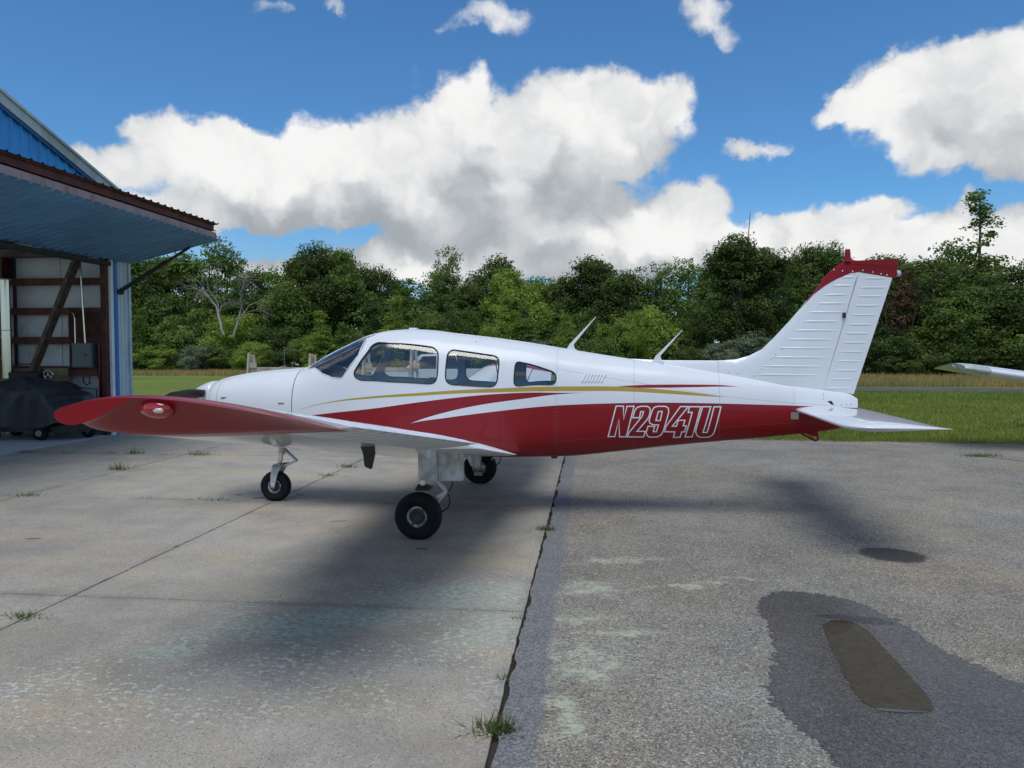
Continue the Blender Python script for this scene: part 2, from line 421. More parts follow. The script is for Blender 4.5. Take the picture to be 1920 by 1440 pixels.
def inside(pt, poly):
    x, y = pt[:, 0], pt[:, 1]; r = np.zeros(len(pt), bool)
    for (x0, y0), (x1, y1) in zip(poly, np.roll(poly, -1, 0)):
        c = (y0 > y) != (y1 > y)
        if y1 != y0: r ^= c & (x < (x1 - x0) * (y - y0) / (y1 - y0) + x0)
    return r

def cdt_patch(us, vs, polys):
    """triangulate the grid us x vs with polygon outlines as edges; -> verts (n,2), triangles, per-triangle polygon id (-1 outside)."""
    pts = []; 
    G = np.stack(np.meshgrid(us, vs, indexing='ij'), -1).reshape(-1, 2)
    keep = np.ones(len(G), bool)
    for p in polys:                       # drop grid points that nearly touch an outline
        a, b = p, np.roll(p, -1, 0)
        for i in range(len(p)):
            d = b[i] - a[i]; L = d @ d + 1e-12
            t = np.clip(((G - a[i]) @ d) / L, 0, 1)
            keep &= np.linalg.norm(G - a[i] - t[:, None] * d, axis=1) > 0.006
    G = G[keep]
    vv = [Vector(map(float, g)) for g in G]; ed = []
    for p in polys:
        o = len(vv); n = len(p)
        vv += [Vector(map(float, g)) for g in p]
        ed += [(o + i, o + (i + 1) % n) for i in range(n)]
    r = delaunay_2d_cdt(vv, ed, [], 0, 1e-6)
    V = np.array([tuple(v) for v in r[0]]); T = np.array([t for t in r[2] if len(t) == 3])
    cen = V[T].mean(1); pid = np.full(len(T), -1)
    for k, p in enumerate(polys): pid[inside(cen, p)] = k
    return V, T, pid

PH = 0.55                                  # scale of phi so that the patch is roughly metric
WIN = {
 'w1': [(-0.715, 1.855), (-0.555, 1.843), (-0.08, 1.802), (-0.029, 1.762), (-0.011, 1.705), (-0.011, 1.489), (-0.033, 1.427), (-0.091, 1.41), (-0.52, 1.43), (-0.861, 1.445), (-0.923, 1.474), (-0.943, 1.519), (-0.922, 1.566), (-0.803, 1.756), (-0.772, 1.82)],
 'w2': [(0.131, 1.776), (0.089, 1.739), (0.082, 1.693), (0.075, 1.49), (0.088, 1.433), (0.14, 1.405), (0.552, 1.382), (0.608, 1.396), (0.632, 1.447), (0.645, 1.637), (0.63, 1.688), (0.589, 1.711)],
 'w3': [(0.834, 1.649), (0.814, 1.615), (0.806, 1.447), (0.812, 1.408), (0.843, 1.391), (1.188, 1.405), (1.226, 1.413), (1.242, 1.447), (1.244, 1.508), (1.212, 1.542), (0.962, 1.623)]}
WS = [(-0.86, 1.905), (-0.908, 1.716), (-1.066, 1.478), (-1.105, 1.461), (-1.199, 1.471), (-1.323, 1.513), (-1.441, 1.573)]
def to_dom(p):
    p = np.asarray(p, float); return np.stack([p[:, 0], phi(p[:, 0], p[:, 1]) * PH], -1)
def windows():
    out = [soften(soften(to_dom(WIN[k])), 0.006) for k in ('w1', 'w2', 'w3')]
    ws = to_dom(WS)
    ws = np.vstack([[(-0.835, 0.05 * PH), (-0.83, 0.45 * PH)], ws, [(-1.53, 0.62 * PH), (-1.585, 0.3 * PH), (-1.605, 0.05 * PH)]])
    q = ws[:1]                                  # round the lower corner only
    return out + [ws]
POLYS = windows()

# ------------------------------------------------------------------ livery: white over red with a gold line
def livery():
    m, q, b = material('livery_paint')
    P = q.sep(q.node('ShaderNodeTexCoord').outputs['Object'])
    X, Z = P[0], P[2]
    fx = q.m('MULTIPLY_ADD', X, 1 / 8.0, 3.2 / 8.0)
    def curve(pts):
        n = q.node('ShaderNodeFloatCurve'); c = n.mapping.curves[0]
        pp = [((x + 3.2) / 8.0, z / 2.0) for x, z in pts]
        c.points[0].location = pp[0]; c.points[1].location = pp[-1]
        for p in pp[1:-1]: c.points.new(*p)
        n.mapping.use_clip = False; n.mapping.extend = 'HORIZONTAL'
        n.mapping.update(); q.set(n.inputs['Value'], fx); n.inputs['Factor'].default_value = 1.0
        return q.m('MULTIPLY', n.outputs[0], 2.0)
    def band(lo, hi, x0, x1):
        k = q.m('MULTIPLY', q.m('LESS_THAN', Z, hi), q.m('GREATER_THAN', Z, lo))
        return q.m('MULTIPLY', k, q.m('MULTIPLY', q.m('GREATER_THAN', X, x0), q.m('LESS_THAN', X, x1)))
    gold = band(curve([(-1.58, 1.112), (-1.2, 1.2), (-0.715, 1.251), (-0.242, 1.281), (0.221, 1.31), (0.676, 1.326), (1.01, 1.335), (1.455, 1.338), (1.9, 1.337), (2.344, 1.315), (2.677, 1.293), (3.02, 1.274)]),
                curve([(-1.58, 1.114), (-1.2, 1.211), (-0.715, 1.274), (-0.242, 1.312), (0.221, 1.346), (0.675, 1.368), (1.009, 1.382), (1.454, 1.388), (1.899, 1.385), (2.344, 1.357), (2.677, 1.324), (3.02, 1.274)]), -1.58, 3.02)
    r1 = band(curve([(-2.9, 0.2), (-0.52, 0.30), (-0.42, 0.93), (-0.301, 0.986), (-0.125, 1.051), (0.107, 1.116), (0.337, 1.169), (0.564, 1.21), (0.9, 1.256), (1.233, 1.301), (1.566, 1.321)]),
              curve([(-2.9, 0.80), (-1.9, 0.99), (-1.28, 1.077), (-0.715, 1.142), (-0.242, 1.21), (0.222, 1.27), (0.563, 1.303), (1.01, 1.324), (1.288, 1.321), (1.566, 1.321)]), -3.0, 1.566)
    r1 = q.m('MAXIMUM', r1, q.m('MULTIPLY', q.m('LESS_THAN', X, -0.298), q.m('LESS_THAN', Z, 0.985)))
    r2 = q.m('MULTIPLY', q.m('GREATER_THAN', X, -0.42), q.m('LESS_THAN', Z, curve([(-0.6, 0.83), (-0.42, 0.925), (-0.301, 0.986), (0.107, 1.054), (0.451, 1.102), (0.789, 1.144), (1.123, 1.178), (1.456, 1.198), (1.901, 1.212), (2.344, 1.218), (2.788, 1.213), (3.339, 1.2), (3.806, 1.187), (4.105, 1.177), (4.38, 1.165)])))
    r3 = band(curve([(1.871, 1.385), (2.122, 1.374), (2.4, 1.374), (2.678, 1.379), (2.956, 1.385), (3.151, 1.385)]),
              curve([(1.871, 1.385), (2.122, 1.402), (2.4, 1.407), (2.679, 1.407), (2.957, 1.402), (3.151, 1.385)]), 1.871, 3.151)
    red = q.m('MAXIMUM', q.m('MAXIMUM', r1, r2), r3)
    # lapped skin seams
    def seam_z(pts, x0, x1):
        return band(q.m('SUBTRACT', curve(pts), 0.0022), q.m('ADD', curve(pts), 0.0022), x0, x1)
    seam = q.m('MAXIMUM', seam_z([(1.2, 1.585), (2.1, 1.425), (3.1, 1.275), (4.1, 1.19)], 1.25, 4.05), seam_z([(1.2, 0.80), (2.1, 0.875), (3.36, 0.985), (4.1, 1.03)], 1.25, 3.7))
    for x in (1.25, 2.06, 2.95, 3.72):
        seam = q.m('MAXIMUM', seam, q.m('LESS_THAN', q.m('ABSOLUTE', q.m('SUBTRACT', X, x)), 0.002))
    # rivet heads along the seams
    riv = None
    for x in (1.23, 1.27, 2.06, 2.95, 3.70, 3.74, 0.70):
        k = q.m('MULTIPLY', q.m('LESS_THAN', q.m('ABSOLUTE', q.m('SUBTRACT', X, x)), 0.0032), q.m('LESS_THAN', q.m('PINGPONG', Z, 0.0175), 0.0035))
        riv = k if riv is None else q.m('MAXIMUM', riv, k)
    co = q.node('ShaderNodeTexCoord').outputs['Object']
    n = q.noise(co, 2.5, 4)
    white = q.mix(n, tuple(x * 0.97 for x in WHITE), WHITE)
    c = q.mix(red, white, q.mix(n, tuple(x * 0.9 for x in RED), tuple(x * 1.1 for x in RED)))
    c = q.mix(gold, c, GOLD)
    c = q.mix(q.m('MULTIPLY', seam, 0.45), c, (0.12, 0.10, 0.10)); c = q.mix(q.m('MULTIPLY', riv, 0.4), c, (0.25, 0.22, 0.22))
    grime = q.m('MULTIPLY', q.ramp(Z, 0.95, 0.62), q.ramp(q.noise(q.v('MULTIPLY', co, (1.0, 2.0, 5.0)), 3.0, 6, 0.65), 0.45, 0.75)); c = q.mix(q.m('MULTIPLY', grime, 0.35), c, (0.06, 0.045, 0.04))
    q.set(b.inputs['Base Color'], c)
    b.inputs['Roughness'].default_value = 0.32; b.inputs['Coat Weight'].default_value = 0.18; b.inputs['Specular IOR Level'].default_value = 0.35; b.inputs['Coat Roughness'].default_value = 0.03
    # slight oil-canning of the thin skins and rivet rows beside the seams
    bn = q.node('ShaderNodeBump'); bn.inputs['Strength'].default_value = 0.25; bn.inputs['Distance'].default_value = 0.004
    q.set(bn.inputs['Height'], q.noise(q.v('MULTIPLY', co, (1.2, 1, 2.0)), 3.0, 2)); q.set(b.inputs['Normal'], bn.outputs[0])
    return m
M['livery'] = livery()

def shell_mesh(name, xa, xb, step, polys, mat, nphi=30, inset=0.0):
    us = np.linspace(xa, xb, max(2, int(round((xb - xa) / step)) + 1)); vs = np.linspace(0, math.pi, nphi) * PH
    pol = [p for p in polys if p[:, 0].max() > xa and p[:, 0].min() < xb]
    V, T, pid = cdt_patch(us, vs, pol)
    mb = MB(); nr = []; panes = {}
    for s in (-1, 1):
        P = fpt(V[:, 0], V[:, 1] / PH, s); Nn = fnormal(P)
        Q = P - Nn * inset
        t = T[pid < 0]
        a = Q[t]; g = np.cross(a[:, 1] - a[:, 0], a[:, 2] - a[:, 0])
        flip = np.einsum('ij,ij->i', g, Nn[t].mean(1)) * (-1 if inset else 1) < 0
        t = np.where(flip[:, None], t[:, ::-1], t)
        mb.add(Q, t.tolist(), 0, True); nr += (Nn * (-1 if inset else 1)).tolist()
        for k in range(len(pol)): panes[(s, k)] = (P, Nn, T[pid == k])
    return mb, nr, panes, pol

AC = thing('airplane', 'white and dark red low-wing airplane marked N2941U parked on the apron', 'airplane', (-1.59, 8.51, 0.0), R(-2.6))

def build_fuselage():
    mb, nr, panes, pol = shell_mesh('fuselage', -1.652, 4.375, 0.062, POLYS, None)
    # closing disc at the tail, dark bulkhead seen in the joint of the cowling
    body = mb.build('fuselage', M['livery'], AC, normals=nr)
    th = np.linspace(0, 2 * math.pi, 33)[:-1]
    for x, d, nm in ((4.374, 0.0, 'tail_cone_end'), (-1.64, 0.012, 'firewall')):
        k = MB()
        ph = np.abs(th - math.pi); pts = [fpt(x, min(p, math.pi), -1 if t < math.pi else 1) for p, t in zip(ph, th)]
        c = np.mean(pts, 0); pts = [c + (p - c) * (1 - d / 0.5) for p in pts]
        k.add(pts, [tuple(range(32))]); k.build(nm, M['black'] if d else M['white'], AC)
    # panes, gaskets, reveals
    names = ['cabin_window', 'cabin_window', 'cabin_window', 'windshield']
    for s in (-1, 1):
        for i in range(4):
            P, Nn, t = panes[(s, i)]
            Q = P - Nn * 0.005
            used = np.unique(t); mp = {u: j for j, u in enumerate(used)}
            pm = MB(); ga = Q[t]; gn = np.cross(ga[:, 1] - ga[:, 0], ga[:, 2] - ga[:, 0]); fl = np.einsum('ij,ij->i', gn, Nn[t].mean(1)) < 0
            t = np.where(fl[:, None], t[:, ::-1], t)
            pm.add(Q[used], [tuple(mp[v] for v in tri) for tri in t.tolist()], 0, True)
            w = pm.build(names[i], M['glass'], AC, normals=Nn[used].tolist())
            poly = pol[i]; dd = []
            for a, b in zip(poly, np.roll(poly, -1, 0)):
                n = max(1, int(np.linalg.norm(b - a) / 0.04)); dd += [a + (b - a) * j / n for j in range(n)]
            dd = np.array(dd); E = fpt(dd[:, 0], dd[:, 1] / PH, s); En = fnormal(E)
            g = MB(); g.tube(list(E - En * 0.001) + [E[0] - En[0] * 0.001], 0.0075 if i < 3 else 0.006, 6, cap=False)
            g.build('gasket', M['rubber'] if i < 3 else M['white'], w)
            r = MB(); n = len(E); I = E - En * 0.035
            r.add(list(E - En * 0.002) + list(I), [(j, (j + 1) % n, n + (j + 1) % n, n + j) for j in range(n)], 0, True)
            r.build('reveal', M['liner'], w)
    # windshield centre strip
    cs = MB(); xs = np.linspace(-1.6, -0.84, 16)
    p = [fpt(x, 0.0) + np.array([0, 0, 0.003]) for x in xs]
    for a, b in zip(p[:-1], p[1:]): cs.beam(a, b, 0.022, 0.012)
    cs.build('windshield_post', M['white'], AC)
    # cabin lining
    lm, ln, _, _ = shell_mesh('l', -1.62, 1.75, 0.1, POLYS, None, 22, inset=0.03)
    lm.build('cabin_lining', M['liner'], AC, normals=ln)
build_fuselage()

def build_nose():
    for nm, xa, xb in (('cowling', -2.60, -1.66), ('nose_bowl', -2.77, -2.604)):
        mb, nr, _, _ = shell_mesh(nm, xa, xb, 0.04, [], None, 34)
        if nm == 'nose_bowl':
            th = np.linspace(0, 2 * math.pi, 41)[:-1]
            ring = lambda x, k: [np.array([x, 0, 1.12]) + (fpt(-2.77, abs(t - math.pi), -1 if t < math.pi else 1) - np.array([-2.77, 0, 1.12])) * np.array([0, k, k]) for t in th]
            rs = [ring(-2.77, 1.0), ring(-2.79, 0.97), ring(-2.805, 0.92), ring(-2.81, 0.8)]
            o = len(mb.v); n = 40; pts = [p for r in rs for p in r]
            mb.add(pts, [(i * n + j, i * n + (j + 1) % n, (i + 1) * n + (j + 1) % n, (i + 1) * n + j) for i in range(3) for j in range(n)], 0, True)
            mb.add(rs[3], [tuple(range(40))])
            nr += [(-0.3, (p[1]) * 2, (p[2] - 1.12) * 2) for r in rs[:2] for p in r] + [(-1, 0, 0)] * (80 + 40)
            mb.build(nm, M['livery'], AC, normals=nr)
        else: mb.build(nm, M['livery'], AC, normals=nr)
    b = MB(); th = np.linspace(0, 2 * math.pi, 33)[:-1]
    pts = [fpt(-2.602, abs(t - math.pi), -1 if t < math.pi else 1) * np.array([1, 0.97, 1]) for t in th]; b.add(pts, [tuple(range(32))])
    b.build('cowl_baffle', M['black'], AC)
    for s in (-1, 1):
        a = MB(); a.lathe([(0.0, -2.816), (0.10, -2.816), (0.105, -2.80)], 'x', (0, s * 0.21, 1.14), 20); a.build('air_intake', M['black'], AC)
    # cowl latches
    for x, z in ((-2.50, 1.235), (-1.78, 1.185)):
        y = float(fpt(x, phi(x, z))[1]); l = MB(); l.box(x - 0.035, x + 0.035, y - 0.004, y + 0.01, z - 0.008, z + 0.008)
        l.build('cowl_latch', M['steel'], AC)
    sp = MB(); sp.lathe([(0.0, -3.135), (0.02, -3.13), (0.06, -3.10), (0.10, -3.03), (0.135, -2.95), (0.155, -2.88), (0.16, -2.83), (0.0, -2.825)], 'x', (0, 0, 1.25), 28)
    spinner = sp.build('spinner', M['white'], AC)
    pr = MB(); pr.lathe([(0.0, -2.96), (0.09, -2.96), (0.09, -2.88), (0, -2.88)], 'x', (0, 0, 1.265), 20)
    hub = pr.build('propeller', M['black'], AC)
    for s in (-1, 1):
        bl = MB(); rs = np.linspace(0.06, 0.94, 16); secs = []
        for r in rs:
            t = r / 0.94
            c = 0.075 + 0.10 * math.sin(min(1, t * 1.25) * math.pi * 0.62) ** 1.4
            if t > 0.9: c *= math.sqrt(max(0.04, 1 - ((t - 0.9) / 0.1) ** 2))
            pit = R(66) - t * R(26); th = 0.045 * (1 - t) + 0.010
            ca, sa = math.cos(pit), math.sin(pit)
            sec = []
            for k in range(12):
                a = 2 * math.pi * k / 12; u, v = math.cos(a) * c / 2, math.sin(a) * th / 2
                sec.append((-2.92 + (-u * ca + v * sa) * s, s * r, 1.265 + u * sa + v * ca))
            secs.append(sec)
        bl.add([p for q in secs for p in q], [(i * 12 + k, i * 12 + (k + 1) % 12, (i + 1) * 12 + (k + 1) % 12, (i + 1) * 12 + k) for i in range(15) for k in range(12)], 0, True)
        bl.add(secs[-1], [tuple(range(12))])
        bl.build('blade', M['black'], hub)
build_nose()

# ------------------------------------------------------------------ wing
def wl(a):
    """planform at distance a from the centre line: x_le, x_te, z_le, z_te."""
    k = max(0.0, (a - 2.75) / 2.6)
    zt = 0.684 + 0.158 * (a - 0.6)
    return -0.76 + 0.17 * k - (max(0, 0.95 - a) * 0.25), 0.85 - 0.21 * k, zt + 0.06 - 0.004 * a, zt
def af(s, th=0.145):
    t = 5 * th * (0.2969 * math.sqrt(s) - 0.126 * s - 0.3516 * s * s + 0.2843 * s ** 3 - 0.1036 * s ** 4)
    return 0.09 * s * (1 - s), t
def wp(a, s, up, off=0.0):
    xl, xt, zl, zt = wl(a); c = xt - xl; cm, t = af(s)
    return xl + c * s, zl + (zt - zl) * s + c * (cm + (t if up else -t)) + (off if up else -off)
SS = [0.74 * (1 - math.cos(math.pi * i / 30)) / 2 * 2 if False else 0.74 * (i / 15.0) ** 1.8 for i in range(16)]
def build_wing(s, mats, parent):
    ys = sorted(set([0.35, 0.5, 0.62, 0.8, 1.0, 1.3, 1.7, 2.1, 2.5, 2.7, 2.75, 2.8, 2.95, 3.2, 3.6, 4.0, 4.4, 4.7, 4.95]))
    mb = MB(); prof = [(q, True) for q in SS[::-1]] + [(q, False) for q in SS[1:]]; m = len(prof)
    V = [(x, s * a, z) for a in ys for x, z in [wp(a, q, u) for q, u in prof]]
    mb.add(V, [(i * m + k, i * m + k + 1, (i + 1) * m + k + 1, (i + 1) * m + k) for i in range(len(ys) - 1) for k in range(m - 1)], 0, True)
    mb.add(V, [(i * m + m - 1, i * m, (i + 1) * m, (i + 1) * m + m - 1) for i in range(len(ys) - 1)])
    # inboard strip with full chord
    sf = [0.74 + 0.26 * i / 5 for i in range(6)]; pr2 = [(q, True) for q in sf] + [(q, False) for q in sf[::-1]]; n2 = len(pr2)
    V2 = [(x, s * a, z) for a in (0.35, 0.5, 0.60) for x, z in [wp(a, q, u) for q, u in pr2]]
    mb.add(V2, [(i * n2 + k, i * n2 + k + 1, (i + 1) * n2 + k + 1, (i + 1) * n2 + k) for i in range(2) for k in range(n2 - 1)], 0, False)
    mb.add(V2[-n2:], [tuple(range(n2))])
    wing = mb.build('wing', mats['white'], parent)
    # flap and aileron with pressed stiffening beads
    for nm, a0, a1, rot in (('flap', 0.625, 2.72, R(-1.0)), ('aileron', 2.745, 4.945, R(4.0))):
        c = MB(); aa = np.arange(a0, a1, 0.0125); sf = [0.752, 0.775, 0.82, 0.87, 0.92, 0.965, 1.0]
        pr = [(q, True) for q in sf] + [(q, False) for q in sf[::-1]]; n = len(pr); V = []
        for i, a in enumerate(aa):
            ph = (a - a0) / 0.17 % 1.0; rg = 0.010 * max(0.0, math.cos((ph - 0.5) * 2 * math.pi)) ** 1.5 if 2 < i < len(aa) - 3 else 0
            xh, zh = wp(a, 0.76, True)
            for q, u in pr:
                w = rg * (1.0 if 0.77 < q < 0.97 else 0.0)
                x, z = wp(a, q, u, w + (0.0015 if q == 1.0 else 0))
                dx, dz = x - xh, z - zh
                V.append((xh + dx * math.cos(rot) - dz * math.sin(rot), s * a, zh + dx * math.sin(rot) + dz * math.cos(rot)))
        c.add(V, [(i * n + k, i * n + (k + 1) % n, (i + 1) * n + (k + 1) % n, (i + 1) * n + k) for i in range(len(aa) - 1) for k in range(n)], 0, False)
        c.add(V[:n], [tuple(range(n))]); c.add(V[-n:], [tuple(range(n))])
        c.build(nm, mats['white'], wing)
    # drooped plastic tip, its lower skin sweeping up to the outer edge
    tp = MB(); ts = [0, 0.15, 0.3, 0.42, 0.5, 0.56, 0.62, 0.68, 0.74, 0.80, 0.86, 0.91, 0.95, 0.98, 1.0]; sq = [(i / 22.0) ** 1.7 for i in range(23)]
    pr = [(q, True) for q in sq[::-1]] + [(q, False) for q in sq[1:]]; n = len(pr); V = []
    for t in ts:
        a = 4.955 + 0.40 * t; xl, xt, zl, zt = wl(a); c = xt - xl
        xl2 = xl + 0.20 * c * 0.16 * (1 - math.sqrt(1 - (t * 0.92) ** 2.4)); c2 = xt + 0.055 * t - xl2
        for q, u in pr:
            cm, th = af(q)
            zu = zl + (zt - zl) * q + c * (cm + th); zlo = zl + (zt - zl) * q + c * (cm - th)
            drop = 0.026 * t ** 5
            if u: z = zu - drop * min(1, th / 0.05)
            else: z = zu - drop * min(1, th / 0.05) - (zu - zlo) * max((1 - max(0, (t - 0.5) / 0.5) ** 1.15) ** 0.95, 0.85 * max(0.0, 1 - (q / 0.30) ** 1.5), 0.004)
            V.append((xl2 + c2 * q, s * a, z))
    tp.add(V, [(i * n + k, i * n + k + 1, (i + 1) * n + k + 1, (i + 1) * n + k) for i in range(len(ts) - 1) for k in range(n - 1)], 0, True)
    tp.add(V[-n:], [tuple(range(n))])
    tip = tp.build('wing_tip', mats['tip'], wing)
    # position light
    a = 5.335; xc = -0.075; z = 1.505
    hsg = MB(); hsg.lathe([(0.0, -0.075), (0.03, -0.068), (0.042, -0.03), (0.045, 0.0), (0.042, 0.03), (0.03, 0.068), (0, 0.075)], 'x', (xc - 0.01, s * (a - 0.024), z - 0.006), 18)
    lt = hsg.build('position_light', mats['nav'], tip)
    bb = MB(); bb.lathe([(0, -0.028), (0.011, -0.022), (0.015, 0.0), (0.011, 0.022), (0, 0.028)], 'x', (xc + 0.012, s * (a + 0.008), z - 0.012), 14); bb.build('bulb', M['lamp'], lt)
    # three hinge brackets under the flap
    for a in (0.68, 1.0, 1.72, 2.6):
        x, z = wp(a, 0.745, False); h = MB()
        h.prism([(x - 0.16, z + 0.02), (x + 0.05, z + 0.02), (x + 0.06, z - 0.105), (x + 0.015, z - 0.12), (x - 0.02, z - 0.05)], s * a - 0.008, s * a + 0.008)
        h.build('hinge_bracket', M['white_flat'], wing)
    return wing

WM = {'white': M['white'], 'tip': M['red'], 'nav': M['lens_red']}
LEFT_WING = build_wing(-1, WM, AC); RIGHT_WING = build_wing(1, WM, AC)
pt = MB()                                                     # pitot mast under the left wing
xq, zq = wp(3.45, 0.64, False)
pt.prism([(xq - 0.07, zq + 0.02), (xq + 0.03, zq + 0.02), (xq + 0.035, zq - 0.05), (xq + 0.01, zq - 0.155), (xq - 0.035, zq - 0.135), (xq - 0.045, zq - 0.05)], -3.47, -3.43)
pt.build('pitot_mast', M['black'], AC, bevel=0.006)

# ------------------------------------------------------------------ landing gear
def wheel(mb_t, c, rad, wid, n=40):
    hub_r = rad * 0.42; w = wid / 2
    prof = [(hub_r, -w * 0.55), (hub_r * 1.12, -w * 0.80), (rad * 0.72, -w), (rad * 0.88, -w * 0.92), (rad * 0.97, -w * 0.6), (rad, -w * 0.2), (rad, w * 0.2), (rad * 0.97, w * 0.6), (rad * 0.88, w * 0.92), (rad * 0.72, w), (hub_r * 1.12, w * 0.80), (hub_r, w * 0.55)]
    mb_t.lathe(prof, 'y', c, n)
    mb_t.v = [(x, y * (1 + 0.0), max(z, 0.0015)) for x, y, z in mb_t.v]
    return hub_r
def rim_mesh(c, r, wid):
    m = MB(); w = wid / 2
    for s in (-1, 1):
        m.lathe([(r * 1.06, s * w * 0.62), (r * 1.02, s * w * 0.72), (r * 0.86, s * w * 0.68), (r * 0.80, s * w * 0.42)], 'y', c, 30); m.lathe([(r * 0.80, s * w * 0.42), (r * 0.60, s * w * 0.34), (r * 0.50, s * w * 0.55), (r * 0.44, s * w * 0.58), (r * 0.40, s * w * 0.42), (r * 0.2, s * w * 0.45), (0, s * w * 0.46)], 'y', c, 30, 1)
    return m
def main_gear(s):
    y = s * 1.53
    leg = MB(); leg.tube([(0.095, y - s * 0.07, 0.80), (0.095, y - s * 0.07, 0.60)], 0.055, 16); leg.tube([(0.095, y - s * 0.07, 0.60), (0.085, y - s * 0.07, 0.49)], 0.030, 14, 1)
    leg.box(0.03, 0.14, y - s * 0.07 - 0.035, y - s * 0.07 + 0.035, 0.478, 0.495, 2)
    leg.tube([(0.085, y - s * 0.115, 0.49), (0.07, y - s * 0.125, 0.38), (0.055, y - s * 0.115, 0.22)], [0.036, 0.032, 0.028], 12); leg.tube([(0.055, y - s * 0.13, 0.22), (0.055, y + s * 0.03, 0.22)], 0.02, 10)
    leg.box(0.02, 0.15, min(y - s * 0.16, y - s * 0.02), max(y - s * 0.16, y - s * 0.02), 0.445, 0.475, 2)
    g = leg.build('main_gear', [M['white_flat'], M['chrome'], M['black']], AC)
    t = MB(); hr = wheel(t, (0.055, y, 0.213), 0.224, 0.165); t.build('tyre', M['tyre'], g)
    rim_mesh((0.055, y, 0.213), hr, 0.165).build('rim', [M['hub'], M['hubdark']], g)
    br = MB(); br.lathe([(0.02, -s * 0.075), (0.085, -s * 0.075), (0.085, -s * 0.085), (0.02, -s * 0.085)], 'y', (0.055, y, 0.213), 24); br.box(0.0, 0.11, y - s * 0.105 - 0.03, y - s * 0.105 + 0.02, 0.12, 0.17)
    br.build('brake', M['steel'], g)
    # sheet metal fairing round the upper leg, hung from the wing
    f = MB(); pl = [(0.062, -0.03), (0.075, -0.07), (0.11, -0.088), (0.26, -0.09), (0.48, -0.050), (0.488, -0.044), (0.488, 0.03), (0.26, 0.06), (0.11, 0.06), (0.075, 0.045)]
    ztop = 0.90 if s < 0 else 0.90
    f.prism([(a, y + s * -b * 1.0) for a, b in pl], 0.562, ztop, axis='z')
    fo = f.build('strut_fairing', M['white_flat'], g, bevel=0.004)
    sm = MB(); sm.box(0.262, 0.275, min(y + s * 0.0905, y + s * 0.093), max(y + s * 0.0905, y + s * 0.093), 0.565, 0.85); 
    for k in range(6): sm.lathe([(0.005, 0), (0.003, 0.003 * s), (0, 0.0032 * s)], 'y', (0.268, y + s * 0.093, 0.585 + k * 0.048), 8)
    sm.box(0.07, 0.486, y - 0.05, y + 0.05, 0.557, 0.562)
    sm.build('fairing_seam', M['steel'], fo)
    tl = MB(); yy = y - s * 0.055
    tl.beam((0.20, yy, 0.57), (0.315, yy, 0.44), 0.05, 0.035, taper=0.8); tl.beam((0.32, yy, 0.445), (0.225, yy, 0.385), 0.05, 0.032); tl.beam((0.31, yy, 0.43), (0.20, yy, 0.30), 0.03, 0.02)
    tl.build('torque_link', M['white_flat'], g, bevel=0.004)
    bh = MB(); bh.tube([(0.37, yy, 0.57), (0.372, yy, 0.52), (0.355, yy, 0.465), (0.318, yy, 0.435), (0.335, yy, 0.40), (0.345, yy, 0.345), (0.325, yy, 0.285), (0.25, yy, 0.235), (0.12, yy, 0.2)], 0.007, 8)
    bh.build('brake_hose', M['rubber'], g)
main_gear(-1); main_gear(1)
def nose_gear():
    g0 = MB(); g0.tube([(-2.0, 0, 0.80), (-2.022, 0, 0.555)], [0.045, 0.040], 14); g0.tube([(-2.013, 0, 0.655), (-2.016, 0, 0.625)], 0.054, 14)
    g0.tube([(-2.018, 0, 0.60), (-2.05, 0, 0.43)], 0.024, 12, 1)
    for s in (-1, 1):
        g0.prism([(-2.105, 0.425), (-2.02, 0.445), (-1.998, 0.40), (-2.04, 0.33), (-2.075, 0.19), (-2.088, 0.158), (-2.112, 0.155), (-2.128, 0.178), (-2.126, 0.30)], s * 0.082 - 0.008, s * 0.082 + 0.008)
    g0.box(-2.105, -2.0, -0.09, 0.09, 0.405, 0.435)
    g = g0.build('nose_gear', [M['white_flat'], M['chrome']], AC, bevel=0.004)
    t = MB(); hr = wheel(t, (-2.10, 0, 0.172), 0.181, 0.125, 36); t.build('tyre', M['tyre'], g)
    rim_mesh((-2.10, 0, 0.172), 0.078, 0.125).build('rim', [M['hub'], M['hubdark']], g)
    ax = MB(); ax.tube([(-2.105, -0.098, 0.172), (-2.105, 0.098, 0.172)], 0.012, 10); ax.build('axle', M['steel'], g)
    tl = MB(); tl.beam((-1.99, 0, 0.615), (-1.835, 0, 0.475), 0.045, 0.022); tl.beam((-1.84, 0, 0.478), (-1.985, 0, 0.415), 0.045, 0.022, taper=1.3)
    tl.build('torque_link', M['white_flat'], g, bevel=0.003)
    d = MB(); d.beam((-1.99, 0, 0.43), (-1.94, 0, 0.445), 0.03, 0.03); d.build('shimmy_damper', M['black'], g)
nose_gear()

# ------------------------------------------------------------------ fin, rudder, stabilator
FIN_LE = [(1.98, 1.672), (2.04, 1.676), (2.353, 1.662), (2.692, 1.660), (2.944, 1.659), (3.138, 1.671), (3.275, 1.711), (3.401, 1.779), (3.519, 1.897), (3.679, 2.077), (3.785, 2.206), (3.996, 2.477), (4.006, 2.517), (4.122, 2.638), (4.223, 2.700), (4.30, 2.706)]
CAP_LOW = [(3.840, 2.282), (3.921, 2.356), (4.037, 2.447), (4.153, 2.515), (4.269, 2.564), (4.371, 2.580), (4.545, 2.55), (4.71, 2.516)]
def dist_poly(P, L):
    L = np.asarray(L); d = np.full(len(P), 9.0)
    for a, b in zip(L[:-1], L[1:]):
        e = b - a; t = np.clip(((P - a) @ e) / (e @ e), 0, 1); d = np.minimum(d, np.linalg.norm(P - a - t[:, None] * e, axis=1))
    return d
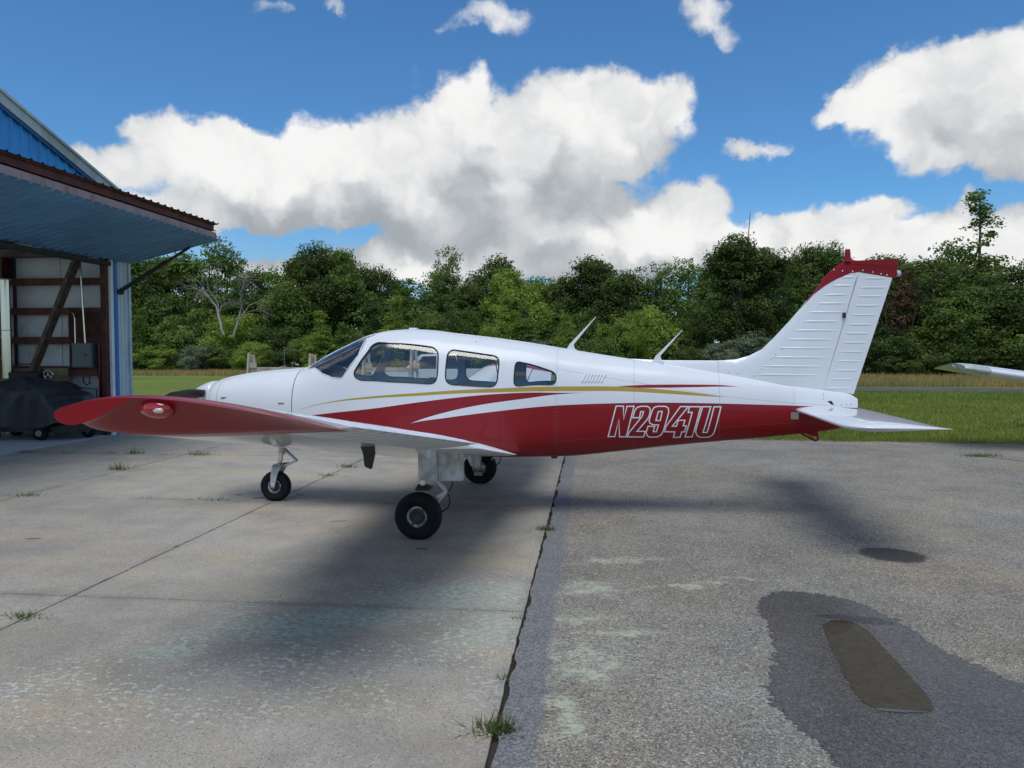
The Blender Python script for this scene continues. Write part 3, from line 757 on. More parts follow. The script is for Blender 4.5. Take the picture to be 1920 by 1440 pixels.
def fin_half(P):
    x, z = P[:, 0], P[:, 1]
    te = 4.34 + (z - 1.309) * (4.70 - 4.34) / (2.528 - 1.309)
    d = dist_poly(P, FIN_LE); H = np.interp(z, [1.3, 2.5, 2.72], [0.060, 0.034, 0.028])
    a = np.sqrt(np.clip(1 - (1 - np.clip(d / 0.34, 0, 1)) ** 2, 0, 1))
    b = np.clip((te - x) / 0.75, 0, 1) ** 0.9
    return np.maximum(H * a * b, 0.0025)
def fin_patch(name, poly, mat, parent, extra=0.0, step=0.06):
    poly = np.asarray(poly, float); lo, hi = poly.min(0), poly.max(0)
    dd = []
    for a, b in zip(poly, np.roll(poly, -1, 0)):
        n = max(1, int(np.linalg.norm(b - a) / 0.05)); dd += [a + (b - a) * j / n for j in range(n)]
    V, T, pid = cdt_patch(np.arange(lo[0], hi[0] + step, step), np.arange(lo[1], hi[1] + step, step), [np.array(dd)])
    T = T[pid == 0]; used = np.unique(T); mp = np.full(len(V), -1); mp[used] = np.arange(len(used)); V = V[used]; T = mp[T]
    h = fin_half(V) + extra; mb = MB(); n = len(V)
    L = np.stack([V[:, 0], -h, V[:, 1]], -1); Rr = np.stack([V[:, 0], h, V[:, 1]], -1)
    a = L[T]; fl = np.cross(a[:, 1] - a[:, 0], a[:, 2] - a[:, 0])[:, 1] > 0
    TL = np.where(fl[:, None], T[:, ::-1], T)
    mb.add(np.vstack([L, Rr]), TL.tolist() + (TL[:, ::-1] + n).tolist(), 0, True)
    # rim strip
    from collections import Counter
    ec = Counter(); 
    for t in TL.tolist():
        for i in range(3): ec[tuple(sorted((t[i], t[(i + 1) % 3])))] += 1
    edges = [e for e, c in ec.items() if c == 1]
    mb.add(np.vstack([L, Rr]), [(a, b, b + n, a + n) for a, b in edges], 0, False)
    return mb.build(name, mat, parent)
fin_poly = FIN_LE[:11] + CAP_LOW[:5] + [(4.355, 2.578), (4.012, 1.30), (3.678, 1.40), (3.278, 1.455), (2.945, 1.51), (2.69, 1.55), (2.35, 1.60), (2.0, 1.655)]
FIN = fin_patch('fin', fin_poly, M['white'], AC)
RUD = fin_patch('rudder', [(4.028, 1.358), (4.371, 2.576), (4.545, 2.546), (4.695, 2.518), (4.338, 1.309)], M['white'], AC)
cap_poly = [(3.787, 2.2085)] + FIN_LE[11:] + [(4.35, 2.700), (4.75, 2.711), (4.732, 2.60), (4.731, 2.522), (4.70, 2.522)] + [(4.545, 2.554), (4.371, 2.584), (4.269, 2.568), (4.153, 2.519), (4.037, 2.451), (3.921, 2.360)]
CAP = fin_patch('fin_cap', cap_poly, M['red'], FIN, extra=0.004)
bc = MB(); bc.lathe([(0.0, 2.822), (0.022, 2.82), (0.027, 2.80), (0.034, 2.705), (0.04, 2.69)], 'z', (4.252, 0, 0), 16); bc.build('beacon', M['red'], AC)
ln = MB(); ln.beam((4.30, -0.045, 2.668), (4.735, -0.022, 2.640), 0.006, 0.01)
ln.build('cap_lip', M['red'], CAP)
for x, z in ((4.115, 2.605), (4.20, 2.592), (4.30, 2.586), (4.40, 2.595), (4.50, 2.575), (4.58, 2.556), (4.64, 2.545)):
    y = -float(fin_half(np.array([[x, z]]))[0]) - 0.006; sc_ = MB(); sc_.lathe([(0.009, 0.002), (0.008, -0.003), (0.0, -0.004)], 'y', (x, y, z), 10); sc_.build('screw', M['alu'], CAP)
tl_ = MB(); tl_.lathe([(0.0, 0.040), (0.024, 0.038), (0.031, 0.03), (0.033, 0.0)], 'x', (4.735, 0, 2.562), 16); tl_.build('tail_light', M['lamp'], AC)
FB = [((4.197, 2.534), 4.328), ((4.103, 2.447), 4.301), ((4.027, 2.352), 4.261), ((3.952, 2.264), 4.238), ((3.872, 2.172), 4.211), ((3.795, 2.076), 4.183), ((3.718, 1.982), 4.151), ((3.642, 1.887), 4.12), ((3.564, 1.797), 4.1), ((3.486, 1.7), 4.061), ((3.405, 1.606), 4.024), ((3.326, 1.515), 3.993)]
RB = [((4.408, 2.520), 4.643), ((4.38, 2.426), 4.641), ((4.353, 2.336), 4.607), ((4.321, 2.238), 4.582), ((4.294, 2.143), 4.553), ((4.261, 2.043), 4.523), ((4.236, 1.951), 4.494), ((4.208, 1.855), 4.461), ((4.178, 1.760), 4.432), ((4.15, 1.663), 4.402), ((4.122, 1.565), 4.374), ((4.094, 1.473), 4.344), ((4.062, 1.376), 4.312)]
def bead(x0, x1, z, s, parent):
    xs = np.linspace(x0, x1, 7); P = np.stack([xs, np.full(7, z)], -1); h = fin_half(P); V = []
    for i in range(7):
        k = 0.25 if i in (0, 6) else 1.0
        for a in (-1, -0.5, 0, 0.5, 1): V.append((xs[i], s * (h[i] - 0.001 + 0.0052 * k * (1 - a * a)), z + a * 0.0125 * (0.5 + 0.5 * k)))
    m = MB(); m.add(V, [(i * 5 + k, i * 5 + k + 1, (i + 1) * 5 + k + 1, (i + 1) * 5 + k) for i in range(6) for k in range(4)], 0, True)
    m.build('stiffening_bead', M['white'], parent)
for L_, par in ((FB, FIN), (RB, RUD)):
    for (x0, z), x1 in L_:
        for s in (-1, 1): bead(x0, x1, z - 0.006, s, par)
rh = MB(); rh.box(4.205, 4.232, -0.05, 0.05, 2.105, 2.16); rh.build('rudder_hinge', M['black'], AC)
# tail fairing screws along the fin root
for x, z in ((2.95, 1.64), (2.95, 1.61), (2.95, 1.58), (2.95, 1.55), (3.06, 1.535), (3.15, 1.52), (3.32, 1.495), (3.36, 1.53), (3.40, 1.57), (3.49, 1.67), (3.54, 1.72), (3.60, 1.78), (4.02, 1.315), (4.02, 1.29), (4.02, 1.26), (4.20, 1.20), (4.25, 1.205), (4.30, 1.205)):
    y = float(fpt(x, phi(x, z))[1]) if z < 1.40 else -float(fin_half(np.array([[x, z]]))[0]); q_ = MB(); q_.lathe([(0.006, 0.002), (0.005, -0.0025), (0, -0.003)], 'y', (x, y, z), 8); q_.build('screw', M['steel'], AC)

def build_stabilator():
    mb = MB(); ys = [-2.0, -1.985, -1.95, -1.90, -1.8, -1.4, -0.9, -0.4, 0, 0.4, 0.9, 1.4, 1.8, 1.90, 1.95, 1.985, 2.0]
    sq = [(i / 18.0) ** 1.7 for i in range(19)]; pr = [(q, True) for q in sq[::-1]] + [(q, False) for q in sq[1:]]; n = len(pr); V = []
    for y in ys:
        t = max(0.0, (abs(y) - 1.8) / 0.2); k = math.sqrt(max(0.0, 1 - t * t))
        xl = 3.735 + 0.30 * (1 - math.sqrt(max(0, 1 - (t * 0.95) ** 2))); xt = 4.49 + 0.035 * t; c = xt - xl
        for q, u in pr:
            cm, th = af(q, 0.11); th = th * 0.755 * (0.10 + 0.90 * k)
            V.append((xl + c * q, y, 1.142 + (th if u else -th) + 0.012 * q * 0))
    mb.add(V, [(i * n + k, i * n + k + 1, (i + 1) * n + k + 1, (i + 1) * n + k) for i in range(len(ys) - 1) for k in range(n - 1)], 0, True)
    mb.add(V[:n], [tuple(range(n))]); mb.add(V[-n:], [tuple(range(n))])
    mb.build('stabilator', M['white'], AC)
build_stabilator()
sl = MB(); sl.prism([(4.03, 1.20), (4.065, 1.237), (4.10, 1.24), (4.125, 1.20)], -0.072, -0.03); sl.build('stabilator_slot', M['black'], AC)
td = MB(); td.tube([(3.80, 0, 0.90), (3.90, 0, 0.845), (3.965, 0, 0.812), (3.985, 0, 0.822), (3.985, 0, 0.86), (3.97, 0, 0.92)], 0.012, 8); td.prism([(3.84, 0.90), (3.98, 0.92), (3.98, 0.86), (3.93, 0.855)], -0.006, 0.006); td.build('tie_down_ring', M['red'], AC)

# ------------------------------------------------------------------ small fittings
def on_side(x, z, off=0.0, s=-1):
    P = fpt(np.array([x]), phi(np.array([x]), np.array([z])), s); return (P + fnormal(P) * off)[0]
for (x0, z0), (x1, z1) in ((((1.322, 1.786), (1.649, 2.136))), ((2.262, 1.662), (2.577, 1.986))):
    a = MB(); bx = 0.10
    a.prism([(x0, z0 - 0.01), (x0 + 0.03, z0 + 0.045), (x1 - 0.008, z1), (x1, z1), (x0 + bx - 0.02, z0 + 0.045), (x0 + bx, z0 - 0.015)], -0.007, 0.007)
    a.box(x0 - 0.01, x0 + bx + 0.015, -0.03, 0.03, z0 - 0.035, z0 - 0.006)
    a.build('antenna', M['white'], AC, bevel=0.003)
rv = MB(); rv.box(-0.46, -0.37, -0.05, 0.05, 2.0, 2.024); rv.build('roof_vent', M['white'], AC, bevel=0.008)
bl = MB(); bl.lathe([(0.0, 0.565), (0.03, 0.568), (0.042, 0.585), (0.045, 0.61)], 'z', (1.19, 0, 0), 14); bl.box(1.14, 1.24, -0.03, 0.03, 0.595, 0.606); bl.build('belly_drain', M['red'], AC)
for k in range(7):
    x0 = 1.512 + 0.034 * k; m = MB()
    P0, P1 = on_side(x0, 1.432, 0.004), on_side(x0 + 0.044, 1.517, 0.004); m.beam(P0, P1, 0.014, 0.014, up=(0, 1, 0)); m.build('louvre', M['white'], AC, bevel=0.003)
pl = MB(); P_ = [on_side(*p, 0.003) for p in ((3.686, 1.122), (3.766, 1.122), (3.766, 1.046), (3.686, 1.046))]; pl.add(P_, [(0, 1, 2, 3)])
Pb = [on_side(*p, -0.003) for p in ((3.686, 1.122), (3.766, 1.122), (3.766, 1.046), (3.686, 1.046))]; pl.add(P_ + Pb, [(0, 1, 5, 4), (1, 2, 6, 5), (2, 3, 7, 6), (3, 0, 4, 7)])
pl.build('data_plate', M['alu'], AC)
rl = MB(); rl.lathe([(0.008, 0.0), (0.006, -0.003), (0, -0.004)], 'y', tuple(on_side(0.37, 1.86, 0.0)), 8); rl.build('roof_screw', M['steel'], AC)
GLYPH=[
  [[(1.874, 1.181), (1.95, 1.181), (1.953, 1.033), (1.986, 1.178), (2.06, 1.18), (1.981, 0.856), (1.91, 0.856), (1.905, 1.048), (1.861, 0.858), (1.792, 0.858)]] ,
  [[(2.048, 1.059), (2.069, 1.136), (2.094, 1.169), (2.134, 1.18), (2.199, 1.179), (2.224, 1.162), (2.23, 1.129), (2.218, 1.074), (2.193, 1.034), (2.093, 0.915), (2.18, 0.915), (2.162, 0.854), (1.995, 0.854), (2.009, 0.9), (2.142, 1.07), (2.156, 1.107), (2.16, 1.123), (2.131, 1.125), (2.117, 1.059)]] ,
  [[(2.25, 1.136), (2.271, 1.169), (2.307, 1.18), (2.39, 1.179), (2.416, 1.162), (2.422, 1.122), (2.392, 1.004), (2.368, 0.922), (2.347, 0.877), (2.304, 0.852), (2.224, 0.852), (2.198, 0.869), (2.189, 0.903), (2.207, 0.969), (2.277, 0.969), (2.263, 0.911), (2.296, 0.911), (2.316, 0.982), (2.258, 0.986), (2.226, 1.001), (2.218, 1.034)], [(2.314, 1.125), (2.353, 1.126), (2.334, 1.03), (2.288, 1.03)]] ,
  [[(2.542, 1.177), (2.625, 1.177), (2.461, 0.971), (2.504, 0.969), (2.522, 1.033), (2.591, 1.033), (2.573, 0.975), (2.606, 0.974), (2.589, 0.909), (2.56, 0.909), (2.545, 0.849), (2.475, 0.849), (2.488, 0.909), (2.383, 0.911), (2.392, 0.964)]] ,
  [[(2.636, 1.176), (2.753, 1.176), (2.672, 0.853), (2.597, 0.853), (2.665, 1.117), (2.624, 1.115)]] ,
  [[(2.772, 1.176), (2.857, 1.176), (2.782, 0.903), (2.825, 0.903), (2.891, 1.175), (2.963, 1.175), (2.904, 0.923), (2.885, 0.876), (2.847, 0.851), (2.756, 0.848), (2.718, 0.872), (2.705, 0.911), (2.711, 0.953)]] ,
]

def ribbon(loop, w):
    p = np.array(loop); n = len(p)
    # round the many-point corners a little and close the loop
    q = []
    for i in range(n):
        a, b, c = p[i - 1], p[i], p[(i + 1) % n]
        u, v = (b - a) / (np.linalg.norm(b - a) + 1e-9), (c - b) / (np.linalg.norm(c - b) + 1e-9)
        nu, nv = np.array([-u[1], u[0]]), np.array([-v[1], v[0]]); m = nu + nv; k = 1 + nu @ nv
        q.append(m / max(k, 0.35))
    q = np.array(q); return p + q * w / 2, p - q * w / 2
for name_loops in GLYPH:
    m = MB()
    for L in name_loops:
        A, B = ribbon(L, 0.0125); n = len(A); V = []
        segs = 4
        for i in range(n):
            for j in range(segs):
                t = j / segs
                for S in (A, B): V.append(on_side(*(S[i] + (S[(i + 1) % n] - S[i]) * t), 0.0025))
        N_ = n * segs
        m.add(V, [(2 * i, 2 * i + 1, (2 * i + 3) % (2 * N_), (2 * i + 2) % (2 * N_)) for i in range(N_)], 0, False)
    m.build('registration_character', M['white'], AC)

# ------------------------------------------------------------------ cabin
def cabin():
    fl = MB(); fl.box(-1.3, 1.25, -0.36, 0.36, 0.70, 0.72); fl.build('cabin_floor', M['panel'], AC)
    ip = MB(); ip.prism([(-1.02, 0.95), (-1.0, 1.42), (-1.08, 1.45), (-1.40, 1.47), (-1.42, 0.9)], -0.44, 0.44); ip.build('instrument_panel', M['panel'], AC, bevel=0.01)
    for s in (-1, 1):
        y = MB(); y.tube([(-1.0, s * 0.24, 1.25), (-0.80, s * 0.24, 1.28)], 0.012, 8)
        y.tube([(-0.80, s * 0.24 + 0.14, 1.40), (-0.80, s * 0.24 + 0.15, 1.32), (-0.80, s * 0.24 + 0.08, 1.27), (-0.80, s * 0.24 - 0.08, 1.27), (-0.80, s * 0.24 - 0.15, 1.32), (-0.80, s * 0.24 - 0.14, 1.40)], 0.013, 8)
        y.build('control_yoke', M['black'], AC)
        for x, mt, zt in ((-0.06, 'seat', 1.42), (0.72, 'seat', 1.36)):
            st = MB(); st.prism([(x - 0.48, 0.92), (x - 0.50, 1.03), (x - 0.05, 1.0), (x + 0.10, zt - 0.04), (x + 0.15, zt), (x + 0.21, zt - 0.03), (x + 0.08, 0.9)], s * 0.25 - 0.21, s * 0.25 + 0.21)
            st.build('seat', M[mt], AC, bevel=0.03)
    hb = MB(); hb.prism([(-0.20, 1.40), (-0.19, 1.45), (-0.13, 1.475), (-0.08, 1.47), (-0.07, 1.40)], -0.38, -0.26); hb.build('headrest_pad', M['brass'], AC, bevel=0.02)
    bt = MB()
    bt.beam((0.43, 0.40, 1.80), (0.50, 0.44, 1.36), 0.03, 0.006); bt.build('shoulder_strap', M['rubber'], AC)
    bk = MB(); th = np.linspace(0, 2 * math.pi, 25)[:-1]
    bk.add([fpt(1.72, abs(t - math.pi), -1 if t < math.pi else 1) * np.array([1, 0.95, 1]) for t in th], [tuple(range(24))]); bk.build('rear_bulkhead', M['liner'], AC)
cabin()

# ================================================================== ground
def pos(q): return q.node('ShaderNodeNewGeometry').outputs['Position']
def speckle_ground(name, dark, light, grain, rough, spots, lichen=None, joint=None):
    m, q, b = material(name); P = pos(q); xy = q.v('MULTIPLY', P, (1, 1, 0))
    big = q.noise(xy, 0.35, 5, 0.6); mid = q.noise(xy, 2.2, 6, 0.65); fine = q.noise(xy, 26.0, 4, 0.7)
    f = q.m('ADD', q.m('MULTIPLY', big, 0.5), q.m('ADD', q.m('MULTIPLY', mid, 0.32), q.m('MULTIPLY', fine, 0.18)))
    c = q.mix(q.ramp(f, 0.34, 0.66), dark, light)
    return m, q, b, xy, c, fine, mid

def blobs_mask(q, xy, blobs, warp=0.35, wscale=2.2):
    w = q.v('MULTIPLY_ADD', q.v('SUBTRACT', q.noise(xy, wscale, 5, 0.6, out=1), (0.5, 0.5, 0.5)), (warp, warp, 0), xy)
    acc = None
    for x, y, rx, ry, a in blobs:
        ca, sa = math.cos(R(a)), math.sin(R(a))
        d = q.v('SUBTRACT', w, (x, y, 0))
        u = q.m('MULTIPLY', q.v('DOT_PRODUCT', d, (ca, sa, 0)), 1 / rx); v = q.m('MULTIPLY', q.v('DOT_PRODUCT', d, (-sa, ca, 0)), 1 / ry)
        k = q.m('SUBTRACT', 1.0, q.m('ADD', q.m('MULTIPLY', u, u), q.m('MULTIPLY', v, v)), clamp=True)
        acc = k if acc is None else q.m('MAXIMUM', acc, k)
    return acc

def concrete_mat():
    m, q, b, xy, c, fine, mid = speckle_ground('worn_concrete', (0.245, 0.230, 0.200), (0.42, 0.395, 0.345), 0, 0.9, 0)
    # tan and grey drifts, tiny stones, pale lichen flakes where the slab stays damp
    tan = q.ramp(q.noise(q.v('MULTIPLY', xy, (1, 1.8, 1)), 0.6, 4, 0.6), 0.45, 0.7)
    c = q.mix(q.m('MULTIPLY', tan, 0.65), c, (0.435, 0.365, 0.265))
    vr = q.voro(xy, 150.0, out='Color'); st = q.sep(vr)[0]
    c = q.mix(1.0, c, q.mix(st, (0.80, 0.80, 0.79), (1.2, 1.2, 1.2)), 'MULTIPLY'); c = q.mix(q.ramp(st, 0.955, 0.985), c, (0.14, 0.13, 0.12)); c = q.mix(q.ramp(st, 0.02, 0.0), c, (0.55, 0.53, 0.49))
    vd = q.noise(xy, 120.0, 2, 0.6); c = q.mix(q.m('MULTIPLY', q.ramp(vd, 0.60, 0.76), 0.5), c, (0.17, 0.16, 0.145))
    damp = blobs_mask(q, xy, [(-1.3, 5.2, 1.5, 0.8, 20), (-2.0, 3.9, 1.6, 0.9, 25), (-0.9, 4.4, 0.9, 1.1, 0), (-2.2, 3.5, 0.7, 0.35, 20)], 0.5, 1.6)
    fl = q.noise(q.v('MULTIPLY', xy, (0.85, 1.15, 1)), 26.0, 5, 0.66); fl2 = q.noise(xy, 1.8, 4, 0.6)
    k = q.m('MULTIPLY', q.ramp(q.m('ADD', fl, q.m('MULTIPLY', fl2, 0.35)), 0.745, 0.79), q.ramp(damp, 0.02, 0.7))
    c = q.mix(q.m('MULTIPLY', k, 0.9), c, (0.50, 0.53, 0.47))
    film = q.m('MULTIPLY', blobs_mask(q, xy, [(-0.95, 5.35, 0.75, 0.38, 12), (-1.7, 4.75, 1.1, 0.30, 22), (-2.45, 4.15, 0.35, 0.16, 20), (-0.62, 4.75, 0.3, 0.4, 0)], 0.35, 4.0), q.ramp(q.noise(xy, 20.0, 5, 0.7), 0.40, 0.62))
    c = q.mix(q.m('MULTIPLY', film, 0.8), c, (0.38, 0.48, 0.40))
    info = q.node('ShaderNodeObjectInfo').outputs['Random']
    c = q.mix(1.0, c, q.mix(info, (0.93, 0.93, 0.94), (1.05, 1.04, 1.02)), 'MULTIPLY')
    # grime gathered along the joints, a few old drips under the engine
    S = q.sep(q.v('MULTIPLY_ADD', q.v('SUBTRACT', q.noise(xy, 3.0, 5, 0.7, out=1), (0.5, 0.5, 0.5)), (0.16, 0.16, 0), xy)); jd = None
    for ax, vals in ((0, (-3.70, -6.90, -0.44)), (1, (5.06, 8.55, 12.32))):
        for v_ in vals:
            k = q.m('ABSOLUTE', q.m('SUBTRACT', S[ax], v_)); jd = k if jd is None else q.m('MINIMUM', jd, k)
    c = q.mix(q.m('MULTIPLY', q.ramp(jd, 0.10, 0.0), q.m('MULTIPLY', q.ramp(q.noise(xy, 1.3, 3), 0.35, 0.65), 0.28)), c, (0.085, 0.078, 0.066))
    dr = q.m('MULTIPLY_ADD', q.m('SUBTRACT', q.noise(xy, 40.0, 4, 0.7), 0.5), 0.8, blobs_mask(q, xy, [(-3.9, 8.75, 0.16, 0.09, 20), (-3.55, 9.0, 0.07, 0.05, 0), (-4.3, 8.9, 0.05, 0.04, 0), (-1.5, 6.6, 0.07, 0.05, 0), (-2.6, 7.6, 0.12, 0.03, 30), (-5.2, 6.6, 0.09, 0.05, 0)], 0.10, 6.0))
    c = q.mix(q.m('MULTIPLY', q.ramp(dr, 0.05, 0.5), 0.6), c, (0.06, 0.055, 0.05))
    # hairline cracks
    ck = q.voro(q.v('MULTIPLY_ADD', q.noise(xy, 1.5, 4, out=1), (0.5, 0.5, 0), xy), 0.33, 'DISTANCE_TO_EDGE')
    c = q.mix(q.m('MULTIPLY', q.ramp(ck, 0.003, 0.001), 0.12), c, (0.10, 0.09, 0.08))
    q.set(b.inputs['Base Color'], c); b.inputs['Roughness'].default_value = 0.88; b.inputs['Specular IOR Level'].default_value = 0.3
    bn = q.node('ShaderNodeBump'); bn.inputs['Strength'].default_value = 0.5; bn.inputs['Distance'].default_value = 0.004
    q.set(bn.inputs['Height'], q.m('ADD', fine, q.noise(xy, 90.0, 3))); q.set(b.inputs['Normal'], bn.outputs[0])
    return m
def asphalt_mat(name='weathered_asphalt', wet=False):
    m, q, b, xy, c, fine, mid = speckle_ground(name, (0.185, 0.174, 0.150), (0.325, 0.305, 0.260), 0, 0.9, 0)
    v1 = q.sep(q.voro(xy, 105.0, out='Color'))[0]; v2 = q.sep(q.voro(xy, 210.0, out='Color'))[1]
    st = q.m('ADD', q.m('MULTIPLY', v1, 0.6), q.m('MULTIPLY', v2, 0.4))
    c = q.mix(1.0, c, q.mix(q.ramp(st, 0.15, 0.85, smooth=False), (0.42, 0.42, 0.43), (1.50, 1.48, 1.45)), 'MULTIPLY')
    c = q.mix(q.ramp(v1, 0.94, 0.99), c, (0.50, 0.49, 0.47)); c = q.mix(q.ramp(v2, 0.10, 0.02), c, (0.05, 0.05, 0.05))
    brown = q.ramp(q.noise(xy, 0.5, 4, 0.6), 0.45, 0.7); c = q.mix(q.m('MULTIPLY', brown, 0.8), c, q.mix(1.0, c, (1.16, 1.05, 0.90), 'MULTIPLY'))
    if wet:
        c = q.mix(1.0, c, (0.34, 0.32, 0.31), 'MULTIPLY')
        sp = blobs_mask(q, xy, [(1.78, 5.12, 0.20, 0.085, -14), (1.62, 5.17, 0.14, 0.05, 0)], 0.10, 7.0); c = q.mix(q.m('MULTIPLY', q.ramp(sp, 0.0, 0.4), 0.75), c, (0.016, 0.014, 0.013))  # dark reflection of the tail cone, painted into the colour above the pool
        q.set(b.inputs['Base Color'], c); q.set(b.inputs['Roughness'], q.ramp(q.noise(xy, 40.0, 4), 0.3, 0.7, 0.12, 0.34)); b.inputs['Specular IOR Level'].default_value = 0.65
        bn = q.node('ShaderNodeBump'); bn.inputs['Strength'].default_value = 0.45; bn.inputs['Distance'].default_value = 0.004
        q.set(bn.inputs['Height'], q.m('ADD', st, fine)); q.set(b.inputs['Normal'], bn.outputs[0]); return m
    # pale lichen smears, a smoother tarred strip along the concrete, old oil spot, darker streaks
    sm = blobs_mask(q, xy, [(0.28, 6.38, 0.62, 0.16, 14), (0.78, 5.78, 0.55, 0.14, 12), (-0.02, 5.0, 0.42, 0.16, 8), (-0.04, 4.25, 0.42, 0.55, 0), (-0.16, 3.65, 0.16, 0.5, 0), (0.0, 5.6, 0.5, 0.3, 10), (1.15, 5.95, 0.22, 0.05, 8), (0.2, 4.75, 0.5, 0.12, 10)], 0.45, 2.4)
    gr = q.m('ADD', q.m('MULTIPLY', q.noise(q.v('MULTIPLY', xy, (0.7, 1.3, 1)), 34.0, 6, 0.80), 0.6), q.m('MULTIPLY', q.noise(xy, 6.0, 4, 0.65), 0.4))
    k = q.m('MULTIPLY', q.ramp(q.m('MULTIPLY_ADD', sm, 0.14, gr), 0.570, 0.72), q.ramp(sm, 0.0, 0.12))
    c = q.mix(q.m('MULTIPLY', k, 0.95), c, q.mix(q.noise(xy, 1.3, 2), (0.50, 0.52, 0.44), (0.45, 0.50, 0.30)))
    X = q.sep(xy)[0]; edge = q.m('ADD', X, q.m('MULTIPLY', q.m('SUBTRACT', q.noise(xy, 3.0, 3), 0.5), 0.10))
    strip = q.ramp(edge, -0.20, -0.26)
    c = q.mix(q.m('MULTIPLY', strip, 0.8), c, q.mix(q.ramp(st, 0.3, 0.7), (0.115, 0.125, 0.138), (0.23, 0.24, 0.255)))
    oil = q.m('MULTIPLY_ADD', q.m('SUBTRACT', q.noise(xy, 45.0, 4, 0.7), 0.5), 0.9, blobs_mask(q, xy, [(2.60, 6.82, 0.30, 0.26, -10)], 0.16, 5.0))
    c = q.mix(q.m('MULTIPLY', q.ramp(oil, 0.02, 0.40), 0.85), c, (0.035, 0.033, 0.032))
    seep = q.m('MULTIPLY', blobs_mask(q, xy, [(2.9, 5.9, 0.35, 1.2, 25)], 0.5, 2.0), q.ramp(q.noise(xy, 8.0, 5, 0.7), 0.4, 0.7))
    c = q.mix(q.m('MULTIPLY', seep, 0.45), c, (0.07, 0.068, 0.066))
    q.set(b.inputs['Base Color'], c); b.inputs['Roughness'].default_value = 0.9; b.inputs['Specular IOR Level'].default_value = 0.3
    bn = q.node('ShaderNodeBump'); bn.inputs['Strength'].default_value = 0.7; bn.inputs['Distance'].default_value = 0.006
    q.set(bn.inputs['Height'], st); q.set(b.inputs['Normal'], bn.outputs[0])
    return m
def soil_mat(name, a, c2, scale=3.0):
    m, q, b = material(name); P = q.v('MULTIPLY', pos(q), (1, 1, 0))
    f = q.m('ADD', q.m('MULTIPLY', q.noise(P, scale * 0.06, 5), 0.6), q.m('MULTIPLY', q.noise(P, scale, 6, 0.7), 0.4))
    q.set(b.inputs['Base Color'], q.mix(q.ramp(f, 0.35, 0.65), a, c2)); b.inputs['Roughness'].default_value = 1.0; b.inputs['Specular IOR Level'].default_value = 0.1
    return m
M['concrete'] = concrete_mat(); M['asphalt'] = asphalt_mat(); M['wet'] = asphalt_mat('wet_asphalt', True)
M['meadow'] = soil_mat('short_grass_ground', (0.105, 0.150, 0.028), (0.185, 0.225, 0.055), 2.0)
M['dirt'] = soil_mat('dry_dirt', (0.12, 0.095, 0.065), (0.24, 0.20, 0.15), 9.0)
M['crack'] = soil_mat('joint_dirt', (0.030, 0.026, 0.020), (0.06, 0.05, 0.04), 20.0)
M['runway'] = soil_mat('runway_asphalt', (0.085, 0.09, 0.095), (0.12, 0.125, 0.13), 3.0)
M['floor'] = soil_mat('hangar_floor_concrete', (0.40, 0.415, 0.46), (0.52, 0.535, 0.57), 2.0)
def water_mat():
    m, q, b = material('shallow_water'); P = pos(q); xy = q.v('MULTIPLY', P, (1, 1, 0))
    v1 = q.sep(q.voro(xy, 62.0, out='Color'))[0]
    q.set(b.inputs['Base Color'], q.mix(q.m('MULTIPLY_ADD', v1, 0.5, q.m('MULTIPLY', q.noise(xy, 9, 5), 0.5)), (0.032, 0.027, 0.018), (0.080, 0.069, 0.048)))
    b.inputs['Roughness'].default_value = 0.015; b.inputs['IOR'].default_value = 1.6; b.inputs['Specular IOR Level'].default_value = 0.6
    return m
M['water'] = water_mat()

def sheet(name, poly, z, mat, kind='structure'):
    m = MB(); m.add([(x, y, z) for x, y in poly], [tuple(range(len(poly)))])
    o = m.build(name, mat, None, fix=False)
    me = o.data
    if me.polygons[0].normal.z < 0: me.flip_normals()
    return tag(o, kind=kind)
def wavy(a, b, n, amp, seed):
    g = np.random.default_rng(seed); a, b = np.array(a, float), np.array(b, float); d = (b - a) / np.linalg.norm(b - a); nn = np.array([-d[1], d[0]])
    k = g.normal(0, 1, n); k = (k + np.roll(k, 1) + np.roll(k, 2)) / 1.7; k[0] = k[-1] = 0
    return [tuple(a + (b - a) * i / (n - 1) + nn * k[i] * amp) for i in range(n)]

sheet('field', [(-900, -300), (900, -300), (900, 1500), (-900, 1500)], -0.035, M['meadow'])
